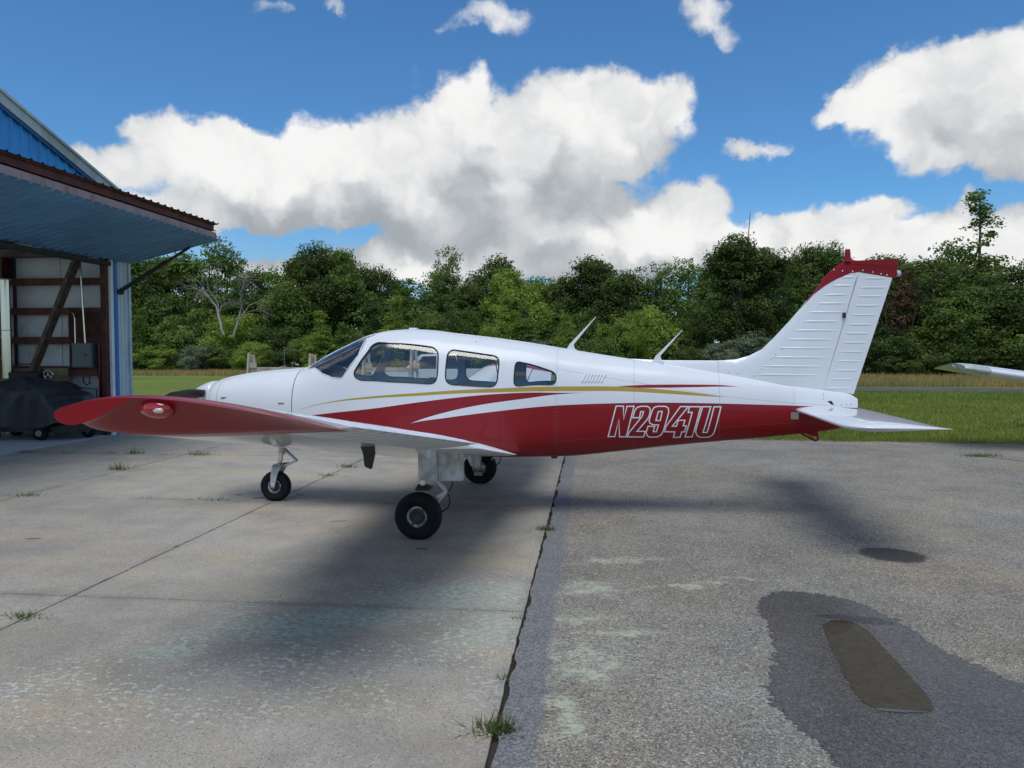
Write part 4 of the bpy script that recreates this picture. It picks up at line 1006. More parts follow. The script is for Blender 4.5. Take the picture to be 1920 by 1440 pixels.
# concrete slabs, 12 mm joints between them
con = thing('concrete_apron', None, None); con['kind'] = 'structure'
GX = [-16.4, -13.2, -10.0, -6.90, -3.70, -0.44]; GY = [-12.2, -8.75, -5.3, -1.85, 1.6, 5.06, 8.55, 12.32, 15.85]
sb = MB(); sb.box(-16.5, -0.40, -12.3, 15.9, -0.030, -0.022); j = sb.build('joint_bed', M['crack'], con)
for i in range(len(GX) - 1):
    for k in range(len(GY) - 1):
        if GX[i] < -10.05: 
            if GY[k] > 1.0: continue
        x0, x1, y0, y1 = GX[i] + 0.006, GX[i + 1] - (0.006 if i < len(GX) - 2 else 0.0), GY[k] + 0.006, GY[k + 1] - 0.006
        # crumbled arrises: an irregular outline, bevelled rim
        g = np.random.default_rng(100 + i * 20 + k); pts = []
        cor = [(x0, y0), (x1, y0), (x1, y1), (x0, y1)]
        for a, b_ in zip(cor, cor[1:] + cor[:1]):
            n = 46
            for t in range(n):
                p = np.array(a) + (np.array(b_) - np.array(a)) * t / n; inw = np.array([(x0 + x1) / 2, (y0 + y1) / 2]) - p
                pts.append(p + inw / np.linalg.norm(inw) * max(0, g.normal(0.0, 0.0035) + (0.012 if g.random() < 0.05 else 0)))
        s = MB(); n = len(pts); c = np.array([(x0 + x1) / 2, (y0 + y1) / 2])
        top = [(*(p + (c - p) / np.linalg.norm(c - p) * 0.004), 0.0) for p in pts]; low = [(*p, -0.003) for p in pts]; bot = [(*p, -0.021) for p in pts]
        s.add(top, [tuple(range(n))]); s.add(top + low + bot, [(a, (a + 1) % n, n + (a + 1) % n, n + a) for a in range(n)] + [(n + a, n + (a + 1) % n, 2 * n + (a + 1) % n, 2 * n + a) for a in range(n)])
        s.build('slab', M['concrete'], con)
# asphalt apron, its edge to the concrete ragged
left = wavy((-0.418, -12.0), (-0.418, 15.6), 420, 0.0095, 3); far = wavy((-0.425, 15.6), (9.5, 15.35), 60, 0.06, 4)
sheet('asphalt_apron', left + far[1:] + wavy((9.5, 15.35), (26, 18.5), 40, 0.1, 5)[1:] + [(26, -12)], -0.001, M['asphalt'])
sheet('dirt_edge', wavy((-9.8, 15.7), (-0.4, 15.5), 40, 0.05, 8) + far + wavy((9.5, 15.35), (26, 18.5), 40, 0.1, 5)[1:] + [(26, 18.9)] + wavy((9.6, 15.75), (-9.8, 16.1), 80, 0.09, 6), -0.012, M['dirt'])
sheet('runway', [(-3, 36.0), (120, 33.5), (120, 38.0), (-3, 40.2)], -0.02, M['runway'])
# wet asphalt with a shallow pool in it
def blob_poly(pts, amp, seed, it=2, sub=5):
    p = chaikin(pts, it); g = np.random.default_rng(seed); out = []; w = 0.0
    for a, b_ in zip(p, np.roll(p, -1, 0)):
        d = b_ - a; n = np.array([-d[1], d[0]]) / (np.linalg.norm(d) + 1e-9)
        for t in range(sub): w = w * 0.7 + g.normal(0, amp); out.append(tuple(a + d * t / sub + n * w))
    return out
WET = [(1.20, 5.48), (1.38, 5.71), (1.56, 5.68), (1.76, 5.62), (1.94, 5.38), (2.03, 4.98), (2.05, 4.62), (2.18, 4.38), (2.25, 4.16), (2.7, 3.75), (3.1, 3.1), (3.0, 2.5), (2.2, 2.35), (1.3, 2.75), (1.06, 3.2), (1.03, 3.48), (0.91, 3.78), (0.93, 4.05), (1.04, 4.38), (1.12, 4.75), (1.14, 5.05), (1.14, 5.3)]
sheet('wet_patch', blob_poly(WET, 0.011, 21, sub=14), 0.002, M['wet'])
POOL = [(1.46, 4.93), (1.50, 5.03), (1.60, 5.11), (1.69, 5.08), (1.735, 4.97), (1.738, 4.85), (1.730, 4.62), (1.725, 4.30), (1.715, 4.02), (1.695, 3.88), (1.63, 3.815), (1.54, 3.80), (1.45, 3.805), (1.38, 3.83), (1.35, 3.97), (1.37, 4.23), (1.42, 4.57)]
sheet('puddle', blob_poly(POOL, 0.0028, 22, sub=9), 0.0042, M['water'])

# ------------------------------------------------------------------ grass
def leaf_mat(name, a, b_, trans=0.35, rough=0.6, patchy=False):
    m, q, b = material(name); t = m.node_tree
    tone = q.node('ShaderNodeAttribute', attribute_name='tone').outputs['Fac']
    rnd = q.node('ShaderNodeObjectInfo').outputs['Random']
    k = q.m('MULTIPLY_ADD', rnd, 0.30, q.m('MULTIPLY', tone, 0.8), clamp=True)
    c = q.mix(k, a, b_)
    if patchy:
        P = q.v('MULTIPLY', q.node('ShaderNodeNewGeometry').outputs['Position'], (1, 1, 0))
        f = q.m('ADD', q.m('MULTIPLY', q.noise(P, 0.28, 4, 0.6), 0.6), q.m('MULTIPLY', q.noise(P, 1.7, 4, 0.6), 0.4))
        c = q.mix(q.ramp(f, 0.40, 0.62), q.mix(1.0, c, (0.78, 0.88, 0.85), 'MULTIPLY'), q.mix(1.0, c, (1.35, 1.12, 1.05), 'MULTIPLY'))
    q.set(b.inputs['Base Color'], c); b.inputs['Roughness'].default_value = rough; b.inputs['Specular IOR Level'].default_value = 0.25
    tr = q.node('ShaderNodeBsdfTranslucent'); q.set(tr.inputs[0], q.mix(1.0, c, (1.3, 1.5, 0.7), 'MULTIPLY'))
    mx = q.node('ShaderNodeMixShader'); mx.inputs[0].default_value = trans
    t.links.new(b.outputs[0], mx.inputs[1]); t.links.new(tr.outputs[0], mx.inputs[2]); t.links.new(mx.outputs[0], t.nodes['Material Output'].inputs[0])
    return m
M['blade'] = leaf_mat('grass_blades', (0.115, 0.168, 0.030), (0.225, 0.265, 0.066), patchy=True)
M['tan_blade'] = leaf_mat('dry_tall_grass', (0.26, 0.205, 0.085), (0.42, 0.33, 0.16), patchy=True)
M['weed'] = leaf_mat('weed_blades', (0.045, 0.080, 0.017), (0.120, 0.165, 0.042))
def blades(name, P, h, w, mat, lean=0.45, seed=1):
    g = np.random.default_rng(seed); n = len(P)
    a = g.uniform(0, 2 * np.pi, n); d = np.stack([np.cos(a), np.sin(a), 0 * a], -1); s = np.stack([-np.sin(a), np.cos(a), 0 * a], -1)
    ln = g.normal(0, lean, n)
    tip = P + d * (h * ln)[:, None] + np.array([0, 0, 1.0]) * h[:, None]
    V = np.stack([P - s * (w / 2)[:, None], P + s * (w / 2)[:, None], tip], 1).reshape(-1, 3)
    me = mesh_np(name, V, np.arange(3 * n).reshape(-1, 3), mat)
    mattr(me, 'tone', np.repeat(np.clip(g.normal(0.5, 0.28, n), 0, 1), 3))
    return me
def scatter(n, x0, x1, y0, y1, seed, near=1.0):
    g = np.random.default_rng(seed); y = y0 + (y1 - y0) * g.random(n) ** near
    return np.stack([g.uniform(x0, x1, n), y, np.full(n, -0.036)], -1), g
def edge_y(x): return np.interp(x, [-10, -0.4, 9.5, 26], [15.95, 15.65, 15.55, 18.7])
P1, g = scatter(190000, -1.0, 25, 15.2, 36, 31, 1.9); P1 = P1[P1[:, 1] > edge_y(P1[:, 0]) + g.normal(0, 0.06, len(P1))]
d1 = P1[:, 1]
patch = 0.75 + 0.5 * np.sin(P1[:, 0] * 0.7 + 1.3 * np.sin(P1[:, 1] * 0.35)) * np.sin(P1[:, 1] * 0.55)
o = link('lawn_grass', blades('lawn_grass', P1, np.clip(g.normal(0.075, 0.03, len(P1)), 0.03, 0.2) * (0.8 + 0.3 * patch), 0.006 + 0.0006 * d1, M['blade'], seed=32)); tag(o, 'mown green lawn between the asphalt and the far strip of road', 'grass', kind='stuff')
P2, g = scatter(120000, -27, -8.5, 16.3, 58, 33, 1.3); P2 = P2[(P2[:, 0] > -10.2 - 0.0 * P2[:, 1] - 0.42 * (P2[:, 1] - 17)) | (P2[:, 1] < 20)]
P2 = P2[(P2[:, 0] < -1)]
o = link('lawn_grass', blades('lawn_grass', P2, np.clip(g.normal(0.085, 0.035, len(P2)), 0.03, 0.25), 0.006 + 0.0006 * P2[:, 1], M['blade'], seed=34)); tag(o, 'green lawn beyond the hangar corner and the nose of the airplane', 'grass', kind='stuff')
P3, g = scatter(60000, 2, 46, 40.6, 55, 35); o = link('tall_grass', blades('tall_grass', P3, np.clip(g.normal(0.28, 0.10, len(P3)), 0.08, 0.6), np.full(len(P3), 0.05), M['tan_blade'], 0.25, 36)); tag(o, 'tan uncut grass between the road strip and the right-hand woods', 'tall grass', kind='stuff')
P4, g = scatter(60000, -48, -6, 54, 68, 37); o = link('tall_grass', blades('tall_grass', P4, np.clip(g.normal(0.26, 0.10, len(P4)), 0.08, 0.6), np.full(len(P4), 0.055), M['tan_blade'], 0.25, 38)); tag(o, 'tan uncut grass at the foot of the shrubs left of the airplane', 'tall grass', kind='stuff')

# weeds in the joints, each one a plant
def weed(x, y, r, h, n, seed, label, sx=1.0):
    g = np.random.default_rng(seed); P = np.stack([g.normal(0, r * 0.35 * sx, n), g.normal(0, r * 0.16, n), np.full(n, -0.012)], -1)
    me = blades('weed_tuft', P, g.uniform(0.35, 1.0, n) * h, np.full(n, 0.009), M['weed'], 1.25, seed + 1)
    o = link('weed_tuft', me, None, loc=(x, y, 0)); tag(o, label, 'weed', 'weeds growing in the pavement joints')
for w_ in [
 (-9.80, 12.32, 0.34, 0.10, 60, 'flat weed in the pavement at the edge of the hangar floor'),
 (-8.96, 12.26, 0.30, 0.07, 40, 'thin weed under the front end of the red wing tip'),
 (-8.25, 12.33, 0.34, 0.08, 60, 'weed below the red wing tip, left of the bushiest one in that joint'),
 (-7.80, 12.36, 0.20, 0.16, 60, 'small upright weed below the wing tip lamp'),
 (-7.25, 12.30, 0.30, 0.05, 40, 'flat dry weed just right of the upright one under the lamp'),
 (-6.62, 12.34, 0.42, 0.13, 90, 'wide straggling weed in the far joint ahead of the nose wheel'),
 (-6.99, 10.66, 0.26, 0.15, 80, 'spiky weed standing alone in the slab below the wing tip'),
 (-6.84, 8.57, 0.22, 0.08, 60, 'weed where two joints cross at the left edge'),
 (-5.31, 8.58, 0.16, 0.04, 30, 'tiny weed half way along the joint left of the nose wheel'),
 (-4.46, 8.57, 0.34, 0.05, 90, 'flat green weed in the joint just left of the nose wheel'),
 (-3.70, 10.41, 0.20, 0.07, 70, 'weed in the joint behind the nose wheel, nearer one'),
 (-3.69, 11.22, 0.24, 0.10, 90, 'weed in the joint behind the nose wheel, farther one'),
 (-3.70, 8.20, 0.10, 0.03, 24, 'dark weed scrap in the joint right beside the nose tyre'),
 (-3.71, 6.45, 0.10, 0.03, 24, 'small dark weed in the long joint, half way down to the left edge'),
 (-3.72, 4.62, 0.20, 0.06, 110, 'long dark weed in the joint near the bottom left'),
 (-0.44, 7.45, 0.16, 0.08, 110, 'green tuft on the seam of concrete and asphalt behind the main wheel'),
 (-0.43, 3.43, 0.17, 0.085, 150, 'largest star-shaped tuft on the seam in the foreground'),
 (-0.46, 3.98, 0.05, 0.04, 24, 'tiny weed on the seam above the star-shaped tuft'),
 (-0.47, 4.92, 0.07, 0.04, 24, 'tiny weed on the seam where the cross joint meets it'),
 (6.52, 13.50, 0.42, 0.10, 220, 'long low weed in the asphalt crack below the parked wing')]:
    weed(w_[0], w_[1], w_[2], w_[3], w_[4], 300 + int(abs(w_[0]) * 100) + int(w_[1] * 10), w_[5])
ck = MB(); cp = [(6.3, 13.62), (6.5, 13.50), (6.75, 13.2), (6.95, 12.85), (7.3, 12.5), (7.8, 12.1), (8.6, 11.6)]
for a, b_ in zip(cp[:-1], cp[1:]): ck.beam((*a, 0.0012), (*b_, 0.0012), 0.022, 0.002)
tag(ck.build('pavement_crack', M['crack']), kind='structure')

# ================================================================== hangar (front in the plane x = -10, gable seen edge-on)
M['blue'] = weathered('blue_steel_sheet', (0.040, 0.36, 0.80), (0.032, 0.29, 0.70), 0.5, 0.42, 0.8)
M['bluedoor'] = weathered('blue_door_sheet', (0.15, 0.33, 0.56), (0.12, 0.26, 0.45), 0.5, 0.5, 1.2)
M['trimblue'] = weathered('bright_blue_trim', (0.04, 0.19, 0.50), (0.03, 0.12, 0.30), 0.3, 0.45, 2.0)
M['paleblue'] = weathered('pale_blue_trim', (0.50, 0.60, 0.66), (0.36, 0.45, 0.52), 0.4, 0.5, 2.5)
M['rooftrim'] = weathered('pale_green_white_trim', (0.50, 0.57, 0.55), (0.34, 0.40, 0.38), 0.5, 0.5, 2.0)
M['mauve'] = weathered('faded_red_primer', (0.36, 0.27, 0.275), (0.22, 0.15, 0.145), 0.35, 0.7, 3.0)
M['primer'] = weathered('red_oxide_primer', (0.17, 0.046, 0.033), (0.09, 0.028, 0.02), 0.5, 0.65, 5.0)
M['rustbeam'] = weathered('rusty_brown_steel', (0.19, 0.14, 0.11), (0.10, 0.065, 0.05), 0.6, 0.8, 7.0, stretch=(1, 1, 1))
M['insul'] = weathered('white_insulation_facing', (0.84, 0.86, 0.90), (0.5, 0.5, 0.49), 0.18, 0.75, 1.5, stretch=(1, 1, 1))
M['roofin'] = plain('white_roof_liner', (0.80, 0.80, 0.80), 0.7)
M['osb'] = weathered('dark_stained_board', (0.11, 0.038, 0.022), (0.05, 0.02, 0.012), 0.5, 0.8, 5.0, stretch=(1, 1, 1))
M['wood'] = weathered('grey_weathered_wood', (0.56, 0.51, 0.44), (0.36, 0.30, 0.24), 0.5, 0.85, 6.0, stretch=(0.4, 3, 1))
M['tanwood'] = weathered('tan_timber', (0.30, 0.23, 0.14), (0.17, 0.12, 0.075), 0.4, 0.8, 6.0)
M['greybox'] = plain('grey_enamel', (0.15, 0.17, 0.19), 0.5, var=0.06)
M['darkgap'] = plain('dark_sheet', (0.02, 0.024, 0.03), 0.7, var=0.2)
M['tarp'] = plain('dark_blue_grey_tarp', (0.020, 0.026, 0.034), 0.5, var=0.3, scale=5, bump=0.4, bscale=14)
M['galv'] = plain('galvanised_steel', (0.62, 0.60, 0.54), 0.16, metal=1.0, var=0.1, scale=8)

HG = thing('hangar', 'blue metal hangar with its red-edged door swung up', 'hangar', (0, 0, 0))
XF, YC, W_ = -10.0, 15.75, 13.0
ZE, SL = 4.95, 0.314
YP = YC - W_ / 2
def roof_z(y): return ZE + SL * (W_ / 2 - abs(y - YP))
def ribbed(y0, y1, zf0, zf1, x, depth, mat, parent, nm='wall_sheet', rib=0.23):
    """vertical profiled sheet in a plane x = const, outer face towards +x; zf0/zf1 give its foot and head at y."""
    ys = []; y = y0
    while y < y1 - 1e-6:
        for d, h in ((0.0, 0), (rib - 0.055, 0), (rib - 0.038, 1), (rib - 0.017, 1)):
            if y + d < y1: ys.append((y + d, h))
        y += rib
    ys.append((y1, 0)); m = MB(); V = []
    for yy, h in ys: V += [(x + h * depth, yy, zf0(yy)), (x + h * depth, yy, zf1(yy))]
    n = len(ys); m.add(V, [(2 * i, 2 * i + 2, 2 * i + 3, 2 * i + 1) for i in range(n - 1)])
    Vb = [(p[0] - 0.012, p[1], p[2]) for p in V]; m.add(Vb, [(2 * i, 2 * i + 1, 2 * i + 3, 2 * i + 2) for i in range(n - 1)])
    return m.build(nm, mat, parent, fix=False)
ZH = 3.66
y = YC - 0.10
gw = MB(); gw.prism([(2.8, 3.70), (YC - 0.02, 3.70), (YC - 0.02, roof_z(YC) - 0.05), (YP, roof_z(YP) - 0.05), (2.8, roof_z(2.8) - 0.05)], XF - 0.22, XF - 0.03, axis='x')
gable = gw.build('gable_wall', M['blue'], HG)
while y > 2.9:
    y1 = max(2.8, y - 0.915); ribbed(y1, y - 0.004, lambda q: 3.70, lambda q: roof_z(q) - 0.05, XF - 0.012, 0.028, M['blue'], gable); y = y1
# rake trim and roof
for a, b_ in ((YC + 0.12, YP), (YP, 2.6)):
    t = MB(); za, zb = roof_z(a), roof_z(b_)
    t.prism([(a, za - 0.16), (b_, zb - 0.16), (b_, zb + 0.02), (a, za + 0.02)], XF + 0.02, XF + 0.10, axis='x'); t.build('rake_trim', M['rooftrim'], HG)
    t = MB(); t.prism([(a, za + 0.022), (b_, zb + 0.022), (b_, zb + 0.075), (a, za + 0.075)], XF - 14, XF + 0.13, axis='x'); t.build('roof', M['rooftrim'], HG)
    t = MB(); t.prism([(a, za - 0.205), (b_, zb - 0.205), (b_, zb - 0.163), (a, za - 0.163)], XF + 0.02, XF + 0.06, axis='x'); t.build('rake_flashing', M['trimblue'], HG)
    t = MB(); t.prism([(a - 0.2 if a > b_ else a, za - 0.30), (b_, zb - 0.25), (b_, zb - 0.21), (a - 0.2 if a > b_ else a, za - 0.26)], XF - 14, XF - 0.25, axis='x'); t.build('ceiling_liner', M['roofin'], HG)
# jamb beside the opening
jm = MB(); jm.box(XF - 0.10, XF, 15.275, 15.66, 0.0, 3.68); jb = jm.build('jamb_wall', M['paleblue'], HG)
for yy in (15.42, 15.56):
    r_ = MB(); r_.box(XF, XF + 0.010, yy - 0.025, yy + 0.025, 0.0, 3.68); r_.build('jamb_rib', M['paleblue'], jb)
t = MB(); t.box(XF - 0.02, XF + 0.032, 15.185, 15.272, 0.0, 3.68); t.build('jamb_trim', M['trimblue'], HG)
t = MB(); t.box(XF - 0.08, XF + 0.034, 15.662, 15.735, 0.0, 4.9); t.build('corner_trim', M['paleblue'], HG)
t = MB(); t.box(XF - 0.06, XF - 0.005, 15.09, 15.18, 0.0, 3.68); t.build('door_post', M['insul'], HG)
t = MB(); t.box(XF - 0.17, XF - 0.065, 14.98, 15.12, 0.0, 3.70); t.build('corner_post', M['osb'], HG)
# far side wall: steel skin, insulation between girts
t = MB(); t.box(-24, XF - 0.05, 15.70, 15.74, 0, 4.93); t.build('side_wall', M['blue'], HG)
GZ = [1.37, 2.0, 2.63, 3.27, 3.92]
cols = [-24, -18.3, -12.75, -10.32]
for i in range(3):
    xa, xb = cols[i] + 0.16, cols[i + 1] - 0.16
    for z0, z1 in zip([0.04] + [g_ + 0.06 for g_ in GZ], [g_ - 0.06 for g_ in GZ] + [4.85]):
        n = 2 if i == 2 else 3
        for k in range(n):
            a, b_ = xa + (xb - xa) * k / n + 0.006, xa + (xb - xa) * (k + 1) / n - 0.006
            if i == 2 and k == 1 and 1.3 < z0 < 2.5: b_ = -11.22
            p = MB(); nx = 5; V = []
            for u in range(nx + 1):
                for w in range(4):
                    bul = 0.035 * math.sin(math.pi * u / nx) * math.sin(math.pi * w / 3) * random.uniform(0.6, 1.3)
                    V.append((a + (b_ - a) * u / nx, 15.655 - bul, z0 + (z1 - z0) * w / 3))
            p.add(V, [(u * 4 + w, u * 4 + w + 1, (u + 1) * 4 + w + 1, (u + 1) * 4 + w) for u in range(nx) for w in range(3)], 0, True)
            p.build('insulation_panel', M['insul'], HG)
    for g_ in GZ:
        p = MB(); p.box(xa, xb, 15.46, 15.65, g_ - 0.055, g_ + 0.055); p.box(xa, xb, 15.44, 15.458, g_ - 0.075, g_ + 0.075); p.build('girt', M['primer'], HG)
for xc in cols[1:3]:
    p = MB(); p.box(xc - 0.15, xc + 0.15, 15.26, 15.285, 0, 4.6); p.box(xc - 0.15, xc + 0.15, 15.60, 15.625, 0, 4.6); p.box(xc - 0.012, xc + 0.012, 15.285, 15.60, 0, 4.6); p.build('column', M['primer'], HG)
p = MB(); p.box(-24, XF - 0.3, 15.2, 15.42, 3.78, 3.95); p.build('header_beam', M['rustbeam'], HG)
p = MB(); p.box(-11.20, -10.34, 15.40, 15.43, 2.06, 2.62); p.build('backing_board', M['osb'], HG)
p = MB(); p.box(-11.20, -11.06, 15.41, 15.44, 1.30, 2.05); p.build('backing_board', M['osb'], HG)
p = MB(); p.box(-11.22, -10.34, 15.36, 15.42, 1.24, 1.36); p.build('shelf_rail', M['primer'], HG)
p = MB(); p.box(-10.46, -10.42, 15.30, 15.38, 0.1, 1.95); p.build('red_pipe', M['red'], HG)
p = MB(); p.beam((-11.92, 15.20, 1.28), (-10.82, 15.20, 3.72), 0.08, 0.20, up=(0, 1, 0)); p.beam((-11.88, 15.14, 1.30), (-10.79, 15.14, 3.72), 0.02, 0.06, up=(0, 1, 0)); p.build('diagonal_brace', M['rustbeam'], HG)
p = MB(); p.tube([(-12.6, 15.35, 1.52), (-12.2, 15.3, 1.485), (-11.9, 15.25, 1.50)], 0.012, 6); p.build('cable', M['rubber'], HG)
p = MB(); p.tube([(-12.58, 15.25, 0.2), (-12.585, 15.24, 3.6)], 0.014, 6); p.build('cable', M['rubber'], HG)
for z in (1.6, 2.05, 2.6): 
    p = MB(); p.box(-12.63, -12.56, 15.215, 15.235, z, z + 0.03); p.build('cable_clip', M['alu'], HG)
p = MB(); p.tube([(-10.72, 15.60, 0.15), (-10.73, 15.60, 0.95), (-11.1, 15.60, 0.97)], 0.010, 6); p.build('cable', M['rubber'], HG)
p = MB(); p.tube([(-10.88, 15.40, 1.22), (-10.87, 15.38, 1.10), (-10.80, 15.38, 1.04), (-10.73, 15.38, 1.08), (-10.73, 15.40, 1.22)], 0.012, 6); p.build('cable', M['rubber'], HG)
fl = MB(); fl.box(-24, XF, 2.86, 15.69, -0.02, 0.004); tag(fl.build('hangar_floor', M['floor']), kind='structure')
# breaker box
BX = thing('breaker_box', 'grey electrical breaker box on the dark boards inside the hangar', 'breaker box', (-10.79, 15.35, 1.42))
p = MB(); p.box(-0.235, 0.235, -0.10, 0.05, 0.0, 0.52); p.build('housing', M['greybox'], BX, bevel=0.006)
p = MB(); p.box(-0.215, 0.215, -0.116, -0.1005, 0.02, 0.50); d_ = p.build('door', M['greybox'], BX, bevel=0.004)
p = MB(); p.box(0.06, 0.12, -0.124, -0.1165, 0.25, 0.285); p.build('latch', M['black'], d_)
p = MB(); p.tube([(0.03, -0.03, 0.52), (-0.02, -0.03, 1.6), (-0.06, -0.03, 2.32)], 0.024, 10); p.build('conduit', M['galv'], BX)
p = MB(); p.tube([(-0.20, -0.03, 0.52), (-0.20, -0.03, 1.05), (-0.22, -0.03, 1.14), (-0.30, -0.03, 1.19), (-0.40, 0.03, 1.20)], 0.017, 8); p.build('conduit', M['galv'], BX)
p = MB(); p.tube([(-0.24, -0.02, 0.30), (-0.30, -0.04, 0.42), (-0.27, -0.05, 0.54), (-0.33, -0.04, 0.60)], 0.008, 6); p.build('wire', M['brass'], BX)
p = MB(); p.tube([(0.26, -0.02, 0.46), (0.28, -0.06, 0.30), (0.27, -0.05, 0.10), (0.33, -0.03, -0.3)], 0.011, 6); p.build('wire', M['rubber'], BX)
PD = thing('steel_post', 'shiny round galvanised post beside the dark hangar column', 'post', (-12.36, 15.08, 0.0))
p = MB(); p.tube([(0, 0, 0), (0, 0, 3.28)], 0.115, 24); p.build('tube', M['galv'], PD); p = MB(); p.tube([(0, 0, 2.2), (0, 0, 2.215)], 0.119, 24); p.tube([(0, 0, 3.275), (0, 0, 3.30)], 0.122, 24); p.build('band', M['steel'], PD)

# tilt-up door, swung out and level: profiled sheets underneath, two girders on the outer edge
TD = MB(); a0 = math.atan2(4.15 - 3.66, 2.0)
DX0, DX1, DZ0, DZ1 = XF + 0.03, -8.0, 3.68, 4.15
TD.beam((DX0, 2.9, DZ0 + 0.06), (DX0, 15.70, DZ0 + 0.06), 0.10, 0.10)
door = TD.build('tilt_door', M['darkgap'], HG)
def dpt(u, w): return (DX0 + (DX1 - DX0) * u - 0.235 * w, DZ0 + (DZ1 - DZ0) * u + 0.97 * w)   # along the leaf, across it
yy = 15.72
while yy > 3.0:
    y1 = max(2.9, yy - 0.915); prof = []; q_ = y1
    while q_ < yy - 0.01:
        for d, h in ((0.0, 0), (0.175, 0), (0.190, 1), (0.212, 1)):
            if q_ + d < yy - 0.004: prof.append((q_ + d, h))
        q_ += 0.23
    prof.append((yy - 0.004, 0)); m = MB(); V = []
    for p_, h in prof:
        for u in (0.0, 1.03):
            X_, Z_ = dpt(u, -0.028 * h); V.append((X_, p_, Z_))
    n = len(prof); m.add(V, [(2 * i, 2 * i + 1, 2 * i + 3, 2 * i + 2) for i in range(n - 1)])
    m.add([(a, b_, c + 0.006) for a, b_, c in V], [(2 * i, 2 * i + 2, 2 * i + 3, 2 * i + 1) for i in range(n - 1)])
    m.build('cladding_sheet', M['bluedoor'], door, fix=False); yy = y1
# lower girder (faded), upper girder (red oxide), the light gap between, sheet ends on top
m = MB(); X_, Z_ = dpt(1.0, 0.0); m.box(X_ - 0.10, X_ + 0.0, 2.9, 15.70, Z_ + 0.012, Z_ + 0.155); m.box(X_ - 0.02, X_ + 0.012, 2.9, 15.71, Z_ + 0.010, Z_ + 0.150); m.build('lower_girder', M['mauve'], door)
m = MB(); m.box(X_ - 0.16, X_ - 0.035, 2.9, 15.70, Z_ + 0.185, Z_ + 0.330); m.box(X_ - 0.035, X_ + 0.03, 2.9, 15.715, Z_ + 0.315, Z_ + 0.333); m.box(X_ - 0.035, X_ + 0.02, 2.9, 15.71, Z_ + 0.183, Z_ + 0.193); m.build('upper_girder', M['primer'], door)
m = MB(); yk = 3.0
while yk < 15.7: m.box(X_ - 0.11, X_ - 0.06, yk, yk + 0.10, Z_ + 0.156, Z_ + 0.184); yk += 0.34 if yk > 11 else 0.14
m.build('spacer_blocks', M['rustbeam'], door); bpy.context.scene.objects['spacer_blocks']['kind'] = 'stuff'
# top skin: ribbed edge that shows as a row of small teeth
m = MB(); V = []; prof = []; q_ = 2.9
while q_ < 15.75:
    for d, h in ((0.0, 0), (0.175, 0), (0.190, 1), (0.212, 1)): prof.append((min(q_ + d, 15.78), h))
    q_ += 0.23
for p_, h in prof:
    V += [(X_ + 0.06, p_, Z_ + 0.337 + 0.028 * h), (DX0 - 0.0, p_, DZ0 + 0.42 + 0.028 * h)]
n = len(prof); m.add(V, [(2 * i, 2 * i + 2, 2 * i + 3, 2 * i + 1) for i in range(n - 1)]); m.add([(a, b_, c - 0.005) for a, b_, c in V], [(2 * i, 2 * i + 1, 2 * i + 3, 2 * i + 2) for i in range(n - 1)])
m.build('top_sheet', M['darkgap'], door, fix=False)
m = MB(); m.beam((DX0, 15.66, DZ0 + 0.20), (X_ - 0.12, 15.66, Z_ + 0.17), 0.05, 0.24); m.build('end_girder', M['darkgap'], door)
m = MB(); m.box(XF - 0.14, XF + 0.02, 3.0, 15.08, 3.55, 3.635); m.build('door_seal', M['darkgap'], HG)
m = MB(); m.tube([(-9.97, 15.32, 3.03), (-8.95, 15.42, 3.66)], 0.045, 12); m.tube([(-8.95, 15.42, 3.66), (-8.45, 15.46, 3.97)], 0.03, 12); m.tube([(-9.99, 15.25, 3.02), (-9.95, 15.40, 3.02)], 0.05, 10)
m.build('door_strut', M['black'], door)

# covered machine just inside the opening
CM = thing('covered_machine', 'small wheeled machine under a dark tarp inside the hangar opening', 'covered machine', (-10.95, 14.35, 0))
def tarp():
    m = MB(); nx, na = 70, 44; V = []; xs = np.linspace(-1.35, 1.02, nx); g = np.random.default_rng(5)
    ph = g.uniform(0, 6, 12)
    for x in xs:
        top = np.interp(x, [-1.35, -1.2, -0.95, -0.6, 0.0, 0.30, 0.50, 0.70, 0.92, 1.02], [0.95, 1.10, 1.17, 1.25, 1.20, 1.17, 1.02, 0.97, 0.86, 0.62])
        hw = np.interp(x, [-1.35, -1.1, 0.4, 0.85, 1.02], [0.46, 0.56, 0.54, 0.42, 0.26]); bot = np.interp(x, [-1.35, -0.6, 0.1, 0.7, 1.02], [0.30, 0.27, 0.30, 0.34, 0.44])
        for k in range(na):
            t = k / (na - 1); a = math.pi * t
            yy = -math.cos(a); zz = math.sin(a) ** 0.38
            y_ = hw * np.sign(yy) * abs(yy) ** 0.6; z_ = bot + (top - bot) * zz
            fold = sum(am * (1 - 2 * abs(math.sin(x * fx + t * ft + ph[j]))) for j, (am, fx, ft) in enumerate(((0.034, 2.3, 5.0), (0.026, -3.1, 7.5), (0.020, 5.2, 3.1), (0.013, 2.1, 13.0), (0.010, 8.0, -9.0), (0.008, -11.0, 17.0))))
            sag = 1 - 0.5 * zz
            V.append((x + 0.015 * math.sin(9 * t + x * 6), y_ + np.sign(y_) * fold * sag * 1.2, z_ + fold * 0.6))
    m.add(V, [(i * na + k, i * na + k + 1, (i + 1) * na + k + 1, (i + 1) * na + k) for i in range(nx - 1) for k in range(na - 1)], 0, True)
    for i in (0, nx - 1): m.add(V[i * na:(i + 1) * na], [tuple(range(na))])
    return m.build('tarp', M['tarp'], CM)
tarp()
